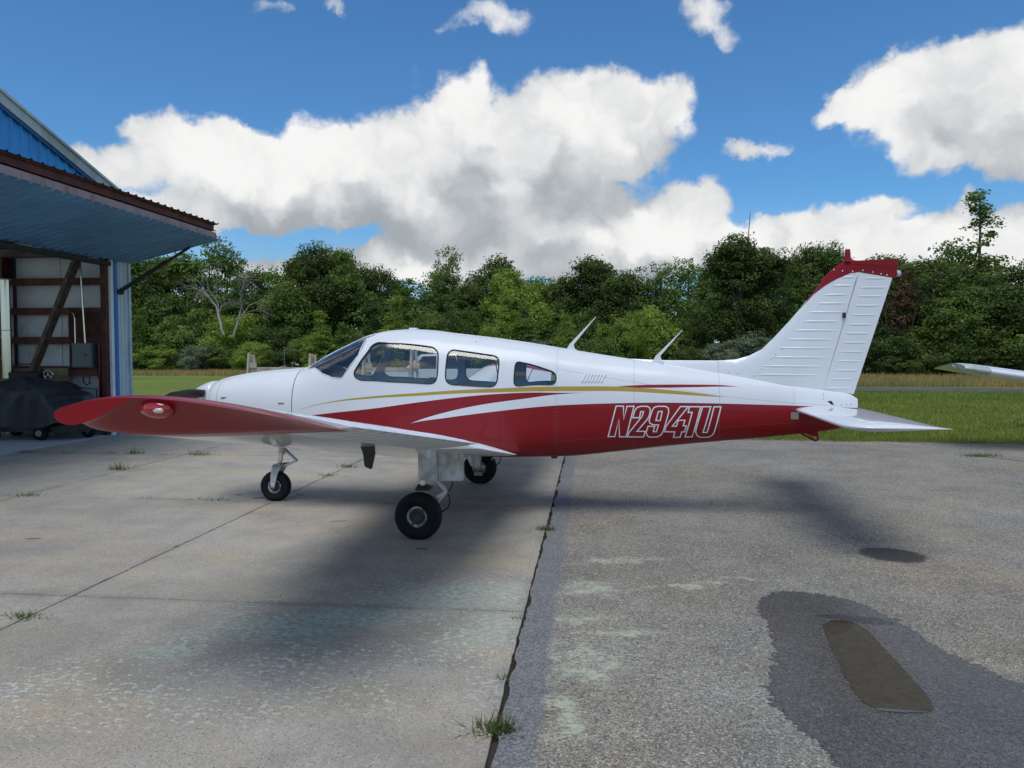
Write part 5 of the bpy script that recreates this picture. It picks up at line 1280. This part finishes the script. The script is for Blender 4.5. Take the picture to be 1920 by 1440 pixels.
def small_wheel(x, y, r, w, parent, nm='wheel'):
    t = MB(); t.lathe([(r * 0.45, -w / 2), (r * 0.9, -w / 2), (r, -w * 0.25), (r, w * 0.25), (r * 0.9, w / 2), (r * 0.45, w / 2)], 'y', (x, y, r + 0.004), 24); o_ = t.build(nm, M['tyre'], parent)
    h = MB(); h.lathe([(r * 0.46, -w * 0.46), (r * 0.40, -w * 0.30), (r * 0.14, -w * 0.32), (r * 0.12, -w * 0.56), (0, -w * 0.56)], 'y', (x, y, r + 0.004), 20); h.build('hub', M['steel'], o_); return o_
small_wheel(0.13, -0.36, 0.145, 0.12, CM); small_wheel(0.72, 0.25, 0.145, 0.12, CM); 
w_ = small_wheel(-0.78, -0.42, 0.10, 0.06, CM, 'caster'); fk = MB(); fk.beam((-0.79, -0.47, 0.10), (-0.70, -0.47, 0.27), 0.014, 0.055, up=(0, 1, 0)); fk.build('caster_fork', M['galv'], w_)
small_wheel(-0.95, 0.35, 0.145, 0.12, CM)
fr = MB(); fr.box(-1.0, 0.85, -0.30, 0.30, 0.16, 0.32); fr.build('chassis', M['black'], CM)
# bench with odds and ends behind the machine
WB = thing('workbench', 'timber workbench with odds and ends against the hangar wall', 'workbench', (-11.75, 15.05, 0))
p = MB(); p.box(-0.95, 0.62, -0.22, 0.30, 1.13, 1.19); p.build('bench_top', M['tanwood'], WB)
for x in (-0.9, 0.55):
    for y_ in (-0.17, 0.22):
        p = MB(); p.box(x - 0.045, x + 0.045, y_ - 0.045, y_ + 0.045, 0.0, 1.128); p.build('leg', M['tanwood'], WB)
p = MB(); p.box(-0.9, 0.58, 0.24, 0.29, 1.19, 1.40); p.build('back_board', M['tanwood'], WB)
SW = thing('steering_wheel', 'small pale steering wheel lying up on the workbench', 'steering wheel', (-11.28, 14.86, 1.27))
tor = MB(); ring = [(0.10 * math.cos(t), -0.01 * math.sin(t), 0.10 * math.sin(t)) for t in np.linspace(0, 2 * math.pi, 25)]; tor.tube(ring, 0.016, 8, cap=False); tor.build('wheel_ring', M['alu'], SW)
for a in (90, 210, 330):
    p = MB(); p.beam((0, 0, 0), (0.1 * math.cos(R(a)), 0, 0.1 * math.sin(R(a))), 0.012, 0.03, up=(0, 1, 0)); p.build('spoke', M['alu'], SW)
EN = thing('tool_chest', 'low black tool chest with its lid up on the bench', 'tool chest', (-11.78, 14.92, 1.192))
p = MB(); p.box(-0.34, 0.34, -0.13, 0.13, 0, 0.10); p.build('case', M['black'], EN, bevel=0.01); p = MB(); p.prism([(-0.13, 0.0), (-0.15, 0.12), (0.13, 0.145), (0.135, 0.115), (-0.12, 0.09)], -0.34, 0.34, axis='x'); p.build('lid', M['panel'], EN, bevel=0.006)
JT = thing('jerry_can', 'small dark can standing on the bench at the foot of the brace', 'can', (-11.55, 15.02, 1.192)); p = MB(); p.lathe([(0, 0), (0.06, 0.0), (0.062, 0.02), (0.062, 0.16), (0.05, 0.185), (0.02, 0.19), (0.02, 0.215), (0, 0.216)], 'z', (0, 0, 0), 18); p.build('can_body', M['rubber'], JT)

# ================================================================== trees
M['leaf_dark'] = leaf_mat('dark_green_leaves', (0.018, 0.038, 0.010), (0.125, 0.185, 0.040), 0.24)
M['leaf_mid'] = leaf_mat('green_leaves', (0.034, 0.068, 0.014), (0.195, 0.275, 0.058), 0.26)
M['leaf_lime'] = leaf_mat('light_green_leaves', (0.075, 0.135, 0.020), (0.31, 0.40, 0.072), 0.30)
M['leaf_silver'] = leaf_mat('grey_green_leaves', (0.085, 0.115, 0.070), (0.22, 0.26, 0.18), 0.25)
M['leaf_dead'] = leaf_mat('brown_dead_leaves', (0.060, 0.032, 0.018), (0.15, 0.075, 0.040), 0.2)
M['bark'] = weathered('bark', (0.085, 0.070, 0.055), (0.04, 0.032, 0.025), 0.5, 0.95, 5.0)
M['deadwood'] = weathered('bleached_bare_wood', (0.36, 0.34, 0.31), (0.20, 0.18, 0.16), 0.4, 0.9, 5.0)

def crown_np(lobes, nclus, per, leaf, seed, gap=0.0, flat=0.55, spread=0.42):
    """leaves in clusters on the outside of a set of ellipsoid lobes (cx,cy,cz,rx,ry,rz); -> verts, quads, tone."""
    g = np.random.default_rng(seed); L = np.array(lobes, float)
    area = (L[:, 3] * L[:, 4] + L[:, 3] * L[:, 5] + L[:, 4] * L[:, 5]); idx = g.choice(len(L), nclus, p=area / area.sum())
    d = g.normal(0, 1, (nclus, 3)); d /= np.linalg.norm(d, axis=1, keepdims=True)
    r = g.uniform(0.25, 1.0, nclus) ** 0.38
    C = L[idx, :3] + d * L[idx, 3:] * r[:, None]
    C += g.normal(0, 0.10, C.shape) * L[idx, 3:]
    out = d / L[idx, 3:]; out /= np.linalg.norm(out, axis=1, keepdims=True)
    tone_c = np.clip(g.normal(0.5, 0.2, nclus), 0, 1)
    sz = spread * g.uniform(0.6, 1.35, nclus)
    n = nclus * per; ci = np.repeat(np.arange(nclus), per)
    off = np.clip(g.normal(0, 1, (n, 3)), -1.5, 1.5) * sz[ci][:, None] * np.array([1, 1, flat])
    P = C[ci] + off
    nr = out[ci] * 0.7 + np.array([0, 0, 0.55]) + g.normal(0, 0.55, (n, 3)); nr /= np.linalg.norm(nr, axis=1, keepdims=True)
    a = np.cross(nr, g.normal(0, 1, (n, 3))); a /= np.linalg.norm(a, axis=1, keepdims=True) + 1e-9; b = np.cross(nr, a)
    s = leaf * g.uniform(0.55, 1.35, n)[:, None]
    V = np.stack([P - a * s, P + b * s * 0.55 + nr * s * 0.12, P + a * s, P - b * s * 0.55 + nr * s * 0.12], 1).reshape(-1, 3)
    V[:, 2] = np.maximum(V[:, 2], 0.02)
    tone = np.repeat(np.clip(tone_c[ci] + g.normal(0, 0.16, n), 0, 1), 4)
    return V, np.arange(4 * n).reshape(-1, 4), tone
def crown_mesh(name, *a, mat=None, **k):
    V, Q, t = crown_np(*a, **k); me = mesh_np(name, V, Q, mat or M['leaf_mid']); mattr(me, 'tone', t); return me
def trunk_mesh(h, r, lobes, seed, nlimb=7):
    g = np.random.default_rng(seed); m = MB()
    pts = [(0, 0, -0.15)]; x = y = 0.0
    for i in range(1, 7): x += g.normal(0, 0.03 * h / 6); y += g.normal(0, 0.03 * h / 6); pts.append((x, y, h * i / 6))
    m.tube(pts, [r * (1 - 0.78 * i / 6) for i in range(7)], 8)
    for k in range(nlimb):
        l = lobes[k % len(lobes)]; z0 = h * g.uniform(0.25, 0.85); i = min(5, int(z0 / h * 6)); p0 = np.array(pts[i]) + (np.array(pts[i + 1]) - np.array(pts[i])) * (z0 / h * 6 - i)
        p1 = np.array(l[:3]) + g.normal(0, 0.35, 3) * np.array(l[3:]); mid = (p0 + p1) / 2 + np.array([0, 0, 0.12 * np.linalg.norm(p1 - p0)])
        m.tube([p0, mid, p1], [r * 0.35, r * 0.22, r * 0.06], 6)
    return m.mesh('trunk', M['bark'])
def lobes_round(h, w, seed, n=9, base=0.28, top=0.25):
    g = np.random.default_rng(seed); out = [(0, 0, h * (base + 1) / 2, w * 0.36, w * 0.36, h * (1 - base) * 0.42)]
    for k in range(n):
        a = 2 * math.pi * k / n + g.uniform(-0.4, 0.4); t = g.uniform(0.0, 1.0); z = h * (base + (0.93 - base) * t); rr = w * 0.5 * (1 - 0.62 * max(0, t - 0.25) ** 1.3) * g.uniform(0.55, 0.85)
        q = w * g.uniform(0.15, 0.24); out.append((rr * math.cos(a), rr * math.sin(a), z, q, q, q * g.uniform(0.7, 1.0)))
    out.append((g.normal(0, w * 0.08), g.normal(0, w * 0.08), h * 0.90, w * 0.15, w * 0.15, h * 0.095)); return out
def lobes_cone(h, w, seed, base=0.08):
    g = np.random.default_rng(seed); out = []
    for k in range(11):
        t = k / 10; z = h * (base + 0.04 + (0.93 - base) * t); rr = w * 0.5 * (1 - t) ** 0.75 * 0.55; a = g.uniform(0, 6.28); q = max(0.16 * w * (1.15 - t), 0.05 * w)
        for j in range(3 if t < 0.7 else 1): out.append((rr * math.cos(a + 2.1 * j), rr * math.sin(a + 2.1 * j), z, q, q, h * 0.085))
    return out
def lobes_bush(h, w, seed):
    g = np.random.default_rng(seed); out = [(0, 0, h * 0.45, w * 0.38, w * 0.38, h * 0.42)]
    for k in range(8):
        a = 6.28 * k / 8 + g.uniform(-0.3, 0.3); rr = w * 0.34 * g.uniform(0.7, 1.1); q = w * g.uniform(0.13, 0.2); out.append((rr * math.cos(a), rr * math.sin(a), h * g.uniform(0.15, 0.75), q, q, h * g.uniform(0.16, 0.25)))
    return out
def lobes_tower(h, w, seed):
    g = np.random.default_rng(seed); out = []
    for k in range(13):
        t = k / 12; rr = w * 0.5 * np.interp(t, [0, 0.3, 0.55, 0.68, 0.76, 0.9, 1.0], [0.9, 1.0, 0.85, 0.45, 0.30, 0.44, 0.36]); a = g.uniform(0, 6.28)
        for j in range(3 if t < 0.65 else 1): out.append((rr * 0.6 * math.cos(a + 2.1 * j) + (0.14 * w * max(0, t - 0.6)), rr * 0.6 * math.sin(a + 2.1 * j), h * (0.10 + 0.87 * t), rr * 0.5 + 0.05, rr * 0.5 + 0.05, h * 0.055))
    return out
H0 = 10.0
PROTO = {}
def proto(key, lobes, nclus, per, leaf, seed, trunk_h, trunk_r, **k):
    PROTO[key] = (crown_mesh('crown', lobes, nclus, per, leaf, seed, **k), trunk_mesh(trunk_h, trunk_r, lobes, seed))
for v in range(3):
    proto(('broad', v), lobes_round(H0, 7.2, 40 + v), 430, 56, 0.130, 50 + v, 8.2, 0.24)
    proto(('bush', v), lobes_bush(4.5, 5.0, 60 + v), 300, 48, 0.090, 62 + v, 2.6, 0.10, spread=0.26)
for v in range(2):
    proto(('conic', v), lobes_cone(H0, 5.0, 70 + v), 360, 50, 0.108, 72 + v, 9.0, 0.15, spread=0.32)
    proto(('airy', v), lobes_round(H0, 6.6, 80 + v, 8, 0.30), 170, 34, 0.135, 82 + v, 9.2, 0.17, spread=0.40)
    proto(('tall', v), lobes_round(13.0, 6.6, 90 + v, 16, 0.10), 620, 54, 0.128, 92 + v, 11.5, 0.28)
proto(('spindly', 0), lobes_tower(15.5, 4.6, 97), 420, 34, 0.14, 98, 15.0, 0.20, spread=0.34)
proto(('wisp', 0), lobes_round(H0, 2.6, 110, 6, 0.35), 90, 30, 0.12, 111, 9.0, 0.10, spread=0.30)
HB = {'broad': 10.0, 'bush': 4.5, 'conic': 10.0, 'airy': 10.0, 'tall': 13.0, 'spindly': 15.5, 'wisp': 10.0}
WB_ = {'broad': 7.2, 'bush': 5.0, 'conic': 5.0, 'airy': 6.6, 'tall': 6.6, 'spindly': 4.6, 'wisp': 2.6}
CAM = np.array([0, 0, 1.75]); FWD = Matrix.Rotation(R(5.9), 3, 'Z') @ Matrix.Rotation(R(90 - 2.4), 3, 'X')
def bearing(px, py, Y):
    """the place at distance Y along a bearing read off the photograph."""
    d = np.array(FWD @ Vector(((px - 960) / 1430, (720 - py) / 1430, -1.0))); k = Y / d[1]; return CAM + d * k
trng = np.random.default_rng(77)
def tree(px, py, Y, w, kind, col, label, cat='tree', v=None):
    p = bearing(px, py, Y); h = p[2]; 
    opts = [k for k in PROTO if k[0] == kind]; key = opts[int(trng.integers(len(opts)))] if v is None else (kind, v)
    cm, tm = PROTO[key]
    t = thing('shrub' if cat == 'shrub' else 'tree', label, cat, (p[0], Y, -0.04), trng.uniform(0, 6.28), 'shrubs along the edge of the woods' if cat == 'shrub' else 'trees at the edge of the woods')
    t.scale = (w / WB_[kind], w / WB_[kind], h / HB[kind])
    c = link('crown', cm, t); c.material_slots[0].link = 'OBJECT'; c.material_slots[0].material = M['leaf_' + col]
    link('trunk', tm, t); return t
T_ = [
 (262, 470, 74, 9.0, 'broad', 'dark', 'very dark broad tree just right of the blue hangar corner'),
 (318, 482, 78, 8.0, 'broad', 'mid', 'green tree below the black door strut, left of the bare white one'),
 (392, 452, 78, 8.0, 'airy', 'mid', 'loose airy tree whose top stands over the tip of the hangar door'),
 (425, 470, 80, 6.0, 'airy', 'mid', 'thin-leaved tree right behind the bare white branches'),
 (470, 500, 76, 6.5, 'broad', 'dark', 'shorter dark tree between the bare white tree and the tall pointed one'),
 (588, 450, 76, 6.6, 'tall', 'dark', 'tall pointed dark tree above the windshield of the airplane'),
 (540, 500, 74, 6.0, 'broad', 'mid', 'rounded tree at the left shoulder of the tall pointed one'),
 (640, 474, 78, 6.4, 'broad', 'mid', 'full green tree at the right shoulder of the tall pointed one'),
 (676, 492, 82, 5.6, 'tall', 'dark', 'narrow dark tree in the notch above the cabin front'),
 (727, 498, 86, 6.4, 'broad', 'dark', 'round dark distant crown above the cabin front'),
 (765, 518, 76, 6.5, 'conic', 'mid', 'soft green tapering tree above the middle of the cabin roof'),
 (838, 470, 84, 5.0, 'airy', 'mid', 'see-through airy crown standing above the treeline over the roof'),
 (818, 505, 82, 6.2, 'broad', 'dark', 'dark tree under the see-through crown'),
 (872, 528, 80, 6.5, 'tall', 'dark', 'dark stepped tree between the airy crown and the round oak'),
 (926, 472, 84, 7.4, 'broad', 'dark', 'round oak-like dark crown highest above the rear cabin windows'),
 (968, 508, 78, 6.4, 'broad', 'lime', 'bright green leafy tree just right of the round oak-like crown'),
 (1000, 522, 84, 6.2, 'broad', 'mid', 'mid-green tree between the bright one and the forward antenna'),
 (1046, 512, 86, 7.0, 'broad', 'dark', 'low dark crown in the treeline left of the forward antenna'),
 (1112, 488, 86, 7.8, 'broad', 'dark', 'wide dark crown above the tip of the forward antenna'),
 (1165, 512, 84, 6.2, 'broad', 'dark', 'dark shoulder of the treeline between the two antennas'),
 (1232, 500, 82, 6.6, 'airy', 'mid', 'open-branched tree above the rear antenna'),
 (1292, 488, 84, 7.0, 'airy', 'mid', 'feathery tree right of the rear antenna top'),
 (1332, 500, 80, 6.0, 'broad', 'mid', 'green tree tucked against the tall dark one'),
 (1388, 436, 63, 6.0, 'tall', 'dark', 'tallest solid dark tree left of the tail fin'),
 (1432, 462, 65, 5.2, 'tall', 'dark', 'dark tree forming the right half of the tall clump left of the fin'),
 (1482, 490, 80, 6.5, 'broad', 'dark', 'lower dark tree in the gap before the tail fin'),
 (1532, 462, 74, 5.8, 'broad', 'dark', 'dark tree behind the leading edge of the tail fin'),
 (1578, 452, 72, 2.6, 'wisp', 'dark', 'slender sprig-topped tree just left of the fin beacon'),
 (1640, 462, 68, 3.6, 'wisp', 'mid', 'slender tree whose top shows above the red fin cap'),
 (1668, 486, 62, 6.2, 'broad', 'mid', 'green tree behind the red fin cap'),
 (1728, 490, 60, 6.2, 'broad', 'dark', 'dense dark tree right of the rudder and the brown dead one'),
 (1757, 468, 64, 4.0, 'wisp', 'mid', 'narrow pointed tree between the rudder and the broad leafy one'),
 (1800, 448, 66, 5.6, 'airy', 'mid', 'broad leafy tree left of the lanky one'),
 (1842, 366, 64, 5.2, 'spindly', 'mid', 'lanky tree towering highest at the right with a tufted top'),
 (1780, 520, 58, 6.0, 'broad', 'mid', 'green tree above the parked wing tip'),
 (1850, 520, 58, 6.2, 'broad', 'dark', 'dark tree at the foot of the lanky one'),
 (1908, 488, 60, 5.8, 'broad', 'dark', 'rounded dark tree cut by the right edge'),
 (1985, 480, 60, 6.5, 'broad', 'dark', 'dark tree just beyond the right edge'),
 (200, 470, 76, 8.0, 'broad', 'dark', 'dark tree hidden mostly by the hangar jamb'),
]
for a in T_: tree(*a)
S_ = [
 (262, 575, 66, 4.6, 'conic', 'mid', 'upright green shrub touching the hangar corner'),
 (300, 640, 63, 4.6, 'bush', 'lime', 'round light green shrub right of the hangar corner'),
 (262, 650, 63, 3.2, 'bush', 'dark', 'dark shrub low against the hangar corner'),
 (366, 638, 63, 3.4, 'bush', 'silver', 'grey-green shrub below the bare white tree'),
 (345, 572, 67, 6.0, 'bush', 'mid', 'big green shrub mass left of the bare white tree'),
 (425, 572, 66, 5.2, 'bush', 'lime', 'bright vine-covered shrub at the foot of the bare white tree'),
 (410, 640, 64, 4.2, 'bush', 'mid', 'green shrub beside the grey-green one'),
 (470, 632, 63, 3.4, 'bush', 'lime', 'small light green shrub behind the left trestle post'),
 (505, 600, 67, 5.5, 'bush', 'dark', 'dark shrub above the trestle beam'),
 (520, 650, 63, 3.6, 'bush', 'dark', 'low dark shrub right behind the trestle beam'),
 (600, 588, 65, 4.4, 'conic', 'lime', 'pointed light green sapling above the right trestle post'),
 (560, 625, 65, 3.6, 'bush', 'mid', 'green shrub left of the pointed sapling'),
 (648, 600, 66, 4.6, 'bush', 'mid', 'green shrub behind the windshield'),
 (700, 575, 69, 5.0, 'conic', 'dark', 'dark upright shrub above the windshield top'),
 (742, 560, 68, 5.2, 'conic', 'lime', 'light green upright shrub over the cabin front'),
 (800, 568, 68, 5.0, 'bush', 'mid', 'green shrub over the middle of the cabin'),
 (865, 562, 66, 4.8, 'bush', 'dark', 'dark leafy shrub over the rear cabin window'),
 (950, 538, 66, 4.6, 'conic', 'lime', 'pale poplar-like sapling, tallest of the light ones over the rear cabin'),
 (985, 575, 65, 4.4, 'conic', 'mid', 'poplar-like sapling leaning on the tallest pale one'),
 (925, 590, 65, 3.6, 'bush', 'lime', 'short light sapling left of the tallest pale one'),
 (1008, 630, 61, 3.8, 'bush', 'silver', 'grey-green shrub peeping over the fuselage left of the forward antenna'),
 (1092, 568, 67, 4.2, 'bush', 'mid', 'green shrub directly behind the forward antenna'),
 (1058, 592, 65, 3.4, 'conic', 'lime', 'small light sapling left of the forward antenna'),
 (1170, 575, 64, 4.8, 'bush', 'lime', 'largest bright green shrub, between the two antennas'),
 (1222, 562, 66, 5.2, 'bush', 'lime', 'bright green shrub left of the rear antenna tip'),
 (1125, 625, 61, 3.4, 'bush', 'mid', 'low green shrub at the foot of the forward antenna'),
 (1290, 590, 66, 5.0, 'bush', 'dark', 'dark shrub right of the rear antenna tip'),
 (1355, 632, 59, 3.8, 'bush', 'silver', 'grey-green shrub left of the fin root'),
 (1420, 610, 60, 4.4, 'bush', 'silver', 'larger grey-green shrub in front of the tall dark tree'),
 (1300, 645, 60, 3.0, 'bush', 'dark', 'low brownish dark shrub behind the rear antenna base'),
 (1500, 600, 62, 5.0, 'bush', 'dark', 'dark shrub behind the leading edge of the fin'),
 (1660, 620, 57, 4.6, 'bush', 'dark', 'dark shrub right of the rudder, below the brown dead tree'),
 (1735, 600, 57, 4.8, 'bush', 'mid', 'green shrub between the rudder and the parked wing'),
 (1790, 622, 56, 4.6, 'bush', 'dark', 'dark shrub right above the clear wing tip'),
 (1850, 605, 56, 4.8, 'bush', 'dark', 'dark shrub above the parked wing'),
 (1915, 590, 56, 4.8, 'bush', 'mid', 'green shrub above the parked wing at the right edge'),
 (1690, 660, 55.6, 3.4, 'bush', 'dark', 'low dark shrub at the tan grass right of the rudder'),
 (1880, 655, 55.4, 3.8, 'bush', 'dark', 'low dark shrub at the tan grass by the right edge'),
]
for a in S_: tree(*a, cat='shrub')
# bare white tree, brown dead tree, twig
def branchy(root_h, spread, seed, r, mat, depth=4, lean=(0, 0), wide=0.1):
    g = np.random.default_rng(seed); m = MB()
    def grow(p, d, L, rad, k):
        pts = [p]; q = p.copy(); dd = d.copy()
        for i in range(4):
            dd = dd + g.normal(0, 0.10, 3) + np.array([0, 0, 0.03 if k < 2 else -0.05]); dd /= np.linalg.norm(dd); q = q + dd * L / 4; pts.append(q.copy())
        m.tube(pts, [rad, rad * 0.88, rad * 0.76, rad * 0.64, rad * 0.5], 6 if k < 2 else 5)
        if k >= depth: return
        for j in range(3 if k else 2):
            i = 4 if j == 0 else int(g.integers(2, 4)); a = g.normal(0, 1, 3); a -= dd * (a @ dd); a /= np.linalg.norm(a)
            nd = dd * 0.85 + a * g.uniform(0.45, 0.8); nd[1] *= 0.7; nd /= np.linalg.norm(nd); grow(np.array(pts[i]), nd, L * g.uniform(0.58, 0.8), rad * (0.5 if j else 0.56), k + 1)
    for s in (-1, 1):
        grow(np.array([s * spread * 0.5, 0.0, 0.0]), np.array([s * wide + lean[0], lean[1], 1.0]), root_h, r, 0)
    return m.mesh('branches', mat)
p = bearing(428, 560, 63.0)
t = thing('bare_tree', 'leafless white-barked dead tree standing out of the green shrubs', 'tree', (p[0], 63.0, 3.2)); o = link('branches', branchy(2.7, 0.9, 12, 0.12, M['deadwood'], 5, wide=0.42), t)
p = bearing(1688, 540, 57.5)
t = thing('dead_tree', 'brown dead tree with withered leaves right of the rudder', 'tree', (p[0], 57.5, 0.0))
link('branches', branchy(3.4, 0.4, 9, 0.075, M['bark']), t)
link('crown', crown_mesh('crown', [(0, 0, 5.2, 0.7, 0.7, 1.6), (0.3, 0, 7.0, 0.55, 0.55, 1.1), (0.0, 0, 3.6, 0.6, 0.6, 1.0)], 70, 16, 0.12, 130, mat=M['leaf_dead'], spread=0.28), t)
p0, p1 = bearing(1401, 440, 63), bearing(1407, 396, 63)
tw = MB(); tw.tube([p0 - np.array([0, 0, 1.5]), (p0 + p1) / 2 + np.array([0.05, 0, 0]), p1], [0.05, 0.035, 0.015], 5); tag(tw.build('bare_twig', M['bark']), 'thin bare twig sticking up from the top of the tallest dark tree', 'twig')
# the wood behind: one mass
g = np.random.default_rng(5); wl_ = []
for k in range(330):
    x = g.uniform(-125, 95); y_ = 84 + g.uniform(0, 16) + 0.02 * abs(x); top = 8.2 + g.normal(0, 0.7); q = g.uniform(2.2, 3.4)
    wl_ += [(x, y_, top - q * 0.8, q, q * 0.7, q * 0.9)]
for k in range(420):
    x = g.uniform(-120, 95); y_ = (70 if x < 5 else 64) + g.uniform(0, 14); q = g.uniform(1.5, 2.4); wl_ += [(x, y_, g.uniform(0.6, 5.0), q, q * 0.7, q)]
tag(link('woods', crown_mesh('woods', wl_, 5200, 34, 0.24, 140, mat=M['leaf_dark'], spread=0.6)), 'dark mass of woodland filling in behind the nearer trees', 'woods', kind='stuff')

# ================================================================== things beyond the airplane
def trestle(x, y, L, z, label):
    T = thing('wooden_trestle', label, 'trestle', (x, y, 0), 0.0, 'timber trestles beyond the airplane')
    b = MB(); b.box(-0.05, L + 0.05, -0.05, 0.05, 1.22, 1.335); b.build('beam', M['wood'], T, bevel=0.006)
    b = MB(); b.box(0.1, L - 0.1, -0.03, 0.03, 0.45, 0.55); b.build('lower_rail', M['wood'], T, bevel=0.006)
    for px in (0.0, L):
        p_ = MB(); p_.beam((px - 0.07, -0.25, 0), (px - 0.045, -0.03, z), 0.13, 0.05, up=(1, 0, 0)); p_.beam((px - 0.13, 0.0, 0), (px - 0.05, 0.0, z), 0.14, 0.045, up=(0, 1, 0), taper=0.8); p_.build('post', M['wood'], T, bevel=0.004)
        p_ = MB(); p_.beam((px + 0.16, 0.03, 0), (px + 0.045, 0.03, z - 0.02), 0.07, 0.045, up=(0, 1, 0)); p_.build('leg', M['wood'], T, bevel=0.004)
        p_ = MB(); p_.box(px - 0.06, px + 0.17, -0.075, -0.051, 1.30, 1.46); p_.build('gusset', M['wood'], T, bevel=0.004)
    return T
tr1 = trestle(-9.22, 20.0, 1.73, 1.70, 'grey timber trestle seen above the engine cowling')
for a, b_, r_ in (((0.93, 0, 1.335), (0.93, 0, 1.80), 0.008), ((0.80, 0, 1.34), (0.98, 0, 1.37), 0.018), ((1.16, 0, 1.34), (1.16, 0, 1.46), 0.012), ((1.12, 0, 1.45), (1.24, 0, 1.46), 0.014), ((1.24, 0, 1.41), (1.34, 0, 1.40), 0.025)):
    m = MB(); m.tube([a, b_], r_, 6); m.build('rod', M['steel'], tr1)
tr2 = trestle(-6.0, 20.0, 1.30, 1.80, 'pale trestle seen through the first cabin window')
def truck():
    T = thing('pickup_truck', 'white pickup truck seen through the first cabin window', 'truck', (-6.4, 30.0, 0), R(8))
    b = MB(); b.prism([(-2.2, 0.55), (-2.2, 1.02), (-0.9, 1.10), (-0.9, 1.08), (3.2, 1.08), (3.2, 0.5)], -0.95, 0.95); b.build('body', M['white'], T, bevel=0.06)
    c = MB(); c.prism([(-0.95, 1.06), (-0.30, 1.66), (1.15, 1.68), (1.35, 1.06)], -0.80, 0.80); cab = c.build('cab', M['white'], T, bevel=0.06)
    for s in (-1, 1):
        w = MB(); w.prism([(-0.66, 1.10), (-0.20, 1.58), (0.30, 1.59), (0.30, 1.10)], s * 0.803 - 0.004, s * 0.803 + 0.004); w.build('window', M['panel'], cab)
        w = MB(); w.prism([(0.38, 1.10), (0.38, 1.59), (1.05, 1.60), (1.20, 1.10)], s * 0.803 - 0.004, s * 0.803 + 0.004); w.build('window', M['panel'], cab)
    w = MB(); w.beam((-0.90, 0, 1.14), (-0.40, 0, 1.60), 1.4, 0.02, up=(0, 0, 1)); w.build('windshield', M['panel'], cab)
    for x in (-1.35, 2.15):
        for s in (-1, 1):
            t = MB(); t.lathe([(0.20, -0.11), (0.33, -0.11), (0.36, -0.06), (0.36, 0.06), (0.33, 0.11), (0.20, 0.11)], 'y', (x, s * 0.86, 0.33), 24); wh = t.build('wheel', M['tyre'], T)
            t = MB(); t.lathe([(0.21, s * 0.10), (0.18, s * 0.07), (0.06, s * 0.09), (0, s * 0.09)], 'y', (x, s * 0.86, 0.33), 20); t.build('rim', M['alu'], wh)
    for s in (-1, 1):
        l = MB(); l.box(-2.215, -2.19, s * 0.78 - 0.13, s * 0.78 + 0.13, 0.78, 0.94); l.build('headlight', M['lens_clear'], T, bevel=0.01)
    g_ = MB(); g_.box(-2.21, -2.195, -0.6, 0.6, 0.72, 0.95); g_.build('grille', M['black'], T); g_ = MB(); g_.box(-2.30, -2.205, -0.95, 0.95, 0.48, 0.66); g_.build('bumper', M['alu'], T, bevel=0.02)
truck()
# second airplane parked on the right: only its wing reaches into the picture
P2_ = thing('parked_airplane', 'second low-wing airplane at the right edge, only its white wing and clear tip showing', 'airplane', (11.85, 14.6, 0.0), R(90))
def plain_wing():
    W2 = {'white': M['white'], 'tip': M['lens_ribbed'], 'nav': M['lamp']}
    for s in (-1, 1): build_wing(s, W2, P2_)
M['lens_ribbed'] = plain('cloudy_clear_plastic', (0.42, 0.46, 0.45), 0.10, coat=1.0, var=0.35, scale=18, spec=0.8)
plain_wing()
mb, nr, panes, pol = shell_mesh('fuselage', -2.77, 4.375, 0.1, [], None, 22); mb.build('fuselage', M['white'], P2_, normals=nr)
mb = MB(); mb.lathe([(0.0, -3.2), (0.1, -3.1), (0.165, -2.9), (0.30, -2.775), (0, -2.77)], 'x', (0, 0, 1.2), 20); mb.build('spinner', M['white'], P2_)
for o in (FIN, RUD): link(o.name.split('.')[0], o.data, P2_)
for o in [c for c in AC.children if c.name.split('.')[0] == 'stabilator']: link('stabilator', o.data, P2_)
for x, y_ in ((0.055, -1.53), (0.055, 1.53), (-2.1, 0.0)):
    m = MB(); wheel(m, (x, y_, 0.2), 0.21, 0.15, 28); g_ = m.build('wheel', M['tyre'], P2_); m = MB(); m.tube([(x, y_, 0.2), (x + 0.02, y_, 0.85)], 0.04, 10); m.build('gear_leg', M['white_flat'], P2_)
